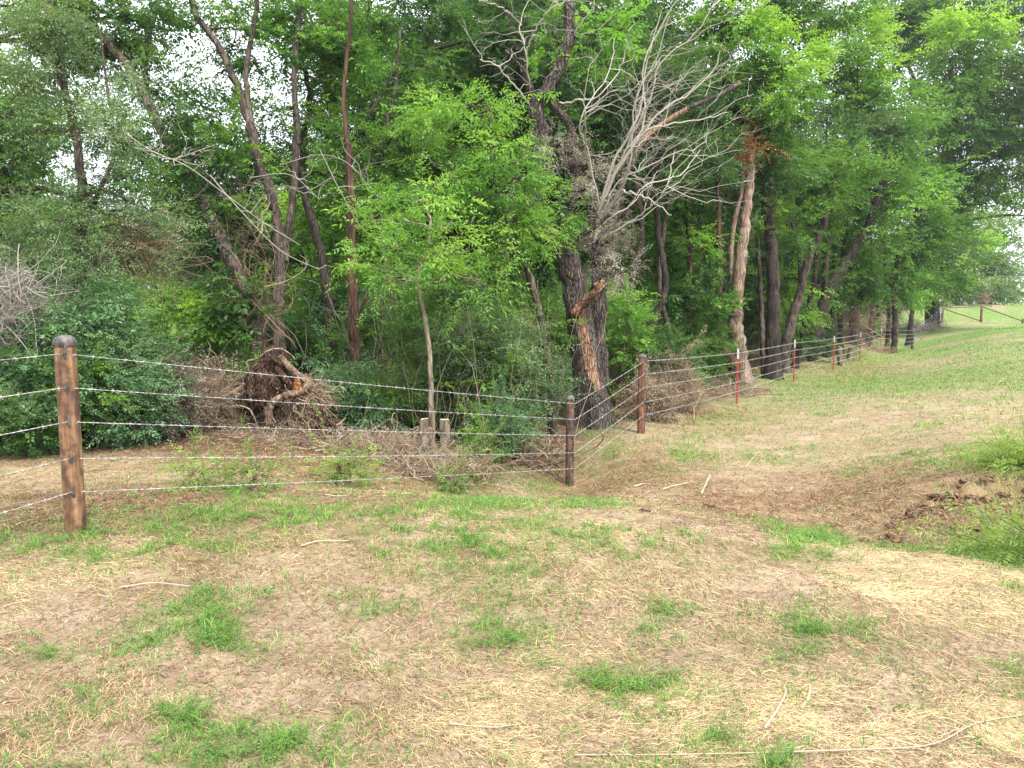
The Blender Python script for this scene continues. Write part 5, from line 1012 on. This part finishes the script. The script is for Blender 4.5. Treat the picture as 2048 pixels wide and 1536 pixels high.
for d0, d1, n, k in [(2.1, 3.6, 130000, 1.0), (3.6, 6.5, 150000, 1.3), (6.5, 12, 110000, 2.0), (12, 26, 170000, 3.2), (26, 80, 170000, 7), (80, 140, 30000, 14)]:
    x, y = sample_ground(n, rng, d0, d1, 1.6); g, s, b, br, fo = zones(x, y)
    far = np.clip((y - 12) / 20, 0, 1)
    g = g * np.clip((fbm(x * 11, y * 11, 8.4, 3) - .30) * 3, .15, 1.2); pr_ = np.clip((g - .08) * np.where(y < 4.6, .6, 1.05), .014, 1) * (1 - .55 * fo); pr_ = np.maximum(pr_, far * np.clip((fbm(x * .35, y * .35, 6.6, 4) - .30) * 4, .08, 1) * (1 - fo))
    keep = rng.uniform(0, 1, n) < pr_; x, y = x[keep], y[keep]; g = g[keep]; m = len(x)
    L = (rng.beta(1.6, 3, m) * .10 + .015) * (1 + .10 * (k - 1)) * (.7 + .5 * np.clip(g, 0, 1.2)); w = rng.uniform(.0022, .0048, m) * k ** .9
    tn = .45 + rng.normal(0, .2, m) + (fbm(x * 2, y * 2, 31, 2) - .5) * .5 + np.where(rng.uniform(0, 1, m) < .12, .4, 0)
    blades(mbG, x, y, L, w, 0, rng, tn, False)
# creeping leafy weeds in the green patches near the camera
for d0, d1, n, k in [(2.1, 3.6, 44000, .62), (3.6, 6.5, 34000, .72), (6.5, 12, 9000, 1.0)]:
    x, y = sample_ground(n, rng, d0, d1, 1.6); g, s, b, br, fo = zones(x, y); g = g * np.clip((fbm(x * 13, y * 13, 2.4, 3) - .40) * 5, .05, 1.1); keep = rng.uniform(0, 1, n) < np.clip((g - .28) * 1.15, .008, 1) * (1 - fo)
    x, y = x[keep], y[keep]; m = len(x); C = np.stack([x, y, hfun(x, y) + rng.uniform(.004, .035, m)], -1); a = rng.uniform(0, 6.28, m)
    D = np.stack([np.cos(a), np.sin(a), rng.uniform(.0, .6, m)], -1)
    leaves(mbK, C, D, 'small', k * rng.uniform(.32, .62, m), .45 + rng.normal(0, .15, m) + .15 * (g[keep] - .6), rng)
# brown litter: short bits of stem, bark and leaf over soil, in the ditch and under the trees
for d0, d1, n, k in [(2.1, 4, 150000, 1.0), (4, 7, 110000, 1.4), (7, 14, 110000, 2.2), (14, 34, 70000, 4.2)]:
    x, y = sample_ground(n, rng, d0, d1, 1.6); g, s, b, br, fo = zones(x, y); keep = rng.uniform(0, 1, n) < np.clip(.22 + br * .8 + fo * .7, .1, 1)
    x, y = x[keep], y[keep]; m = len(x); L = rng.uniform(.012, .055, m) * (1 + .35 * (k - 1)) * (1 + br[keep]); w = rng.uniform(.0016, .005, m) * k
    blades(mbLt, x, y, L, w, rng.uniform(.001, .012, m) * (1 + br[keep]) * k ** .5, rng, .38 + rng.normal(0, .22, m), True)
for mb, nm, mt in ((mbS, 'dry_grass', 'straw'), (mbG, 'grass', 'grass'), (mbK, 'ground_weeds', 'ground_weed'), (mbLt, 'litter', 'litter')):
    o = mb.build(nm, M[mt], smooth=False); tag(o, {'dry_grass': 'mown yellow straw lying over the field and ditch', 'grass': 'short green grass blades growing in patches across the field', 'ground_weeds': 'low creeping green weeds in patches on the foreground soil', 'litter': 'brown bits of stems and leaves scattered over the soil'}[nm],
        {'dry_grass': 'dry grass', 'grass': 'grass', 'ground_weeds': 'weeds', 'litter': 'litter'}[nm], None, 'stuff')
# clods of dug earth along the ditch on the right
M['dug_earth'] = bark_mat('dug_earth', (.085, .048, .028), (.20, .122, .072), (.33, .22, .135), scale=8, zs=1, bump=.9)
mb = MB(); n = 900; x = np.concatenate([rng.normal(4.7, .5, n // 2), rng.normal(3.9, .8, n // 2)]); y = np.concatenate([rng.normal(7.25, .16, n // 2), rng.normal(6.3, .45, n // 2)]); z = hfun(x, y)
for i in range(n):
    r = rng.lognormal(-4.0, .55); rockmesh(mb, np.array([x[i], y[i], z[i] + r * .15]), r * rng.uniform(.8, 1.6), r, r * rng.uniform(.4, .7), i, .4, 9, 6, 2.0)
tag(mb.build('clods', M['dug_earth'], smooth=False), 'crumbly brown clods of dug earth along the ditch bank', 'soil', None, 'stuff')
# ------------------------------------------------------------------ air
m, N, L = newmat('air'); v = nd(N, 'ShaderNodeVolumePrincipled'); v.inputs['Color'].default_value = (.86, .92, 1, 1); v.inputs['Density'].default_value = .0005; v.inputs['Anisotropy'].default_value = .3
o = N.new('ShaderNodeOutputMaterial'); L.new(v.outputs[0], o.inputs['Volume'])
zz = [float(v_.co.z) for v_ in bpy.data.objects['ground'].data.vertices]
mb = MB(); V, Q = boxv((0, 0, 0), 1600, 1600, min(zz) - 1, 60); mb.add(V, Q); hz = mb.build('haze', m, smooth=False); tag(hz, 'thin pale summer haze in the air over the field', 'haze', None, 'stuff')
print('verts', sum(len(m.vertices) for m in bpy.data.meshes), 'faces', sum(len(m.polygons) for m in bpy.data.meshes), 'objs', len(bpy.data.objects))
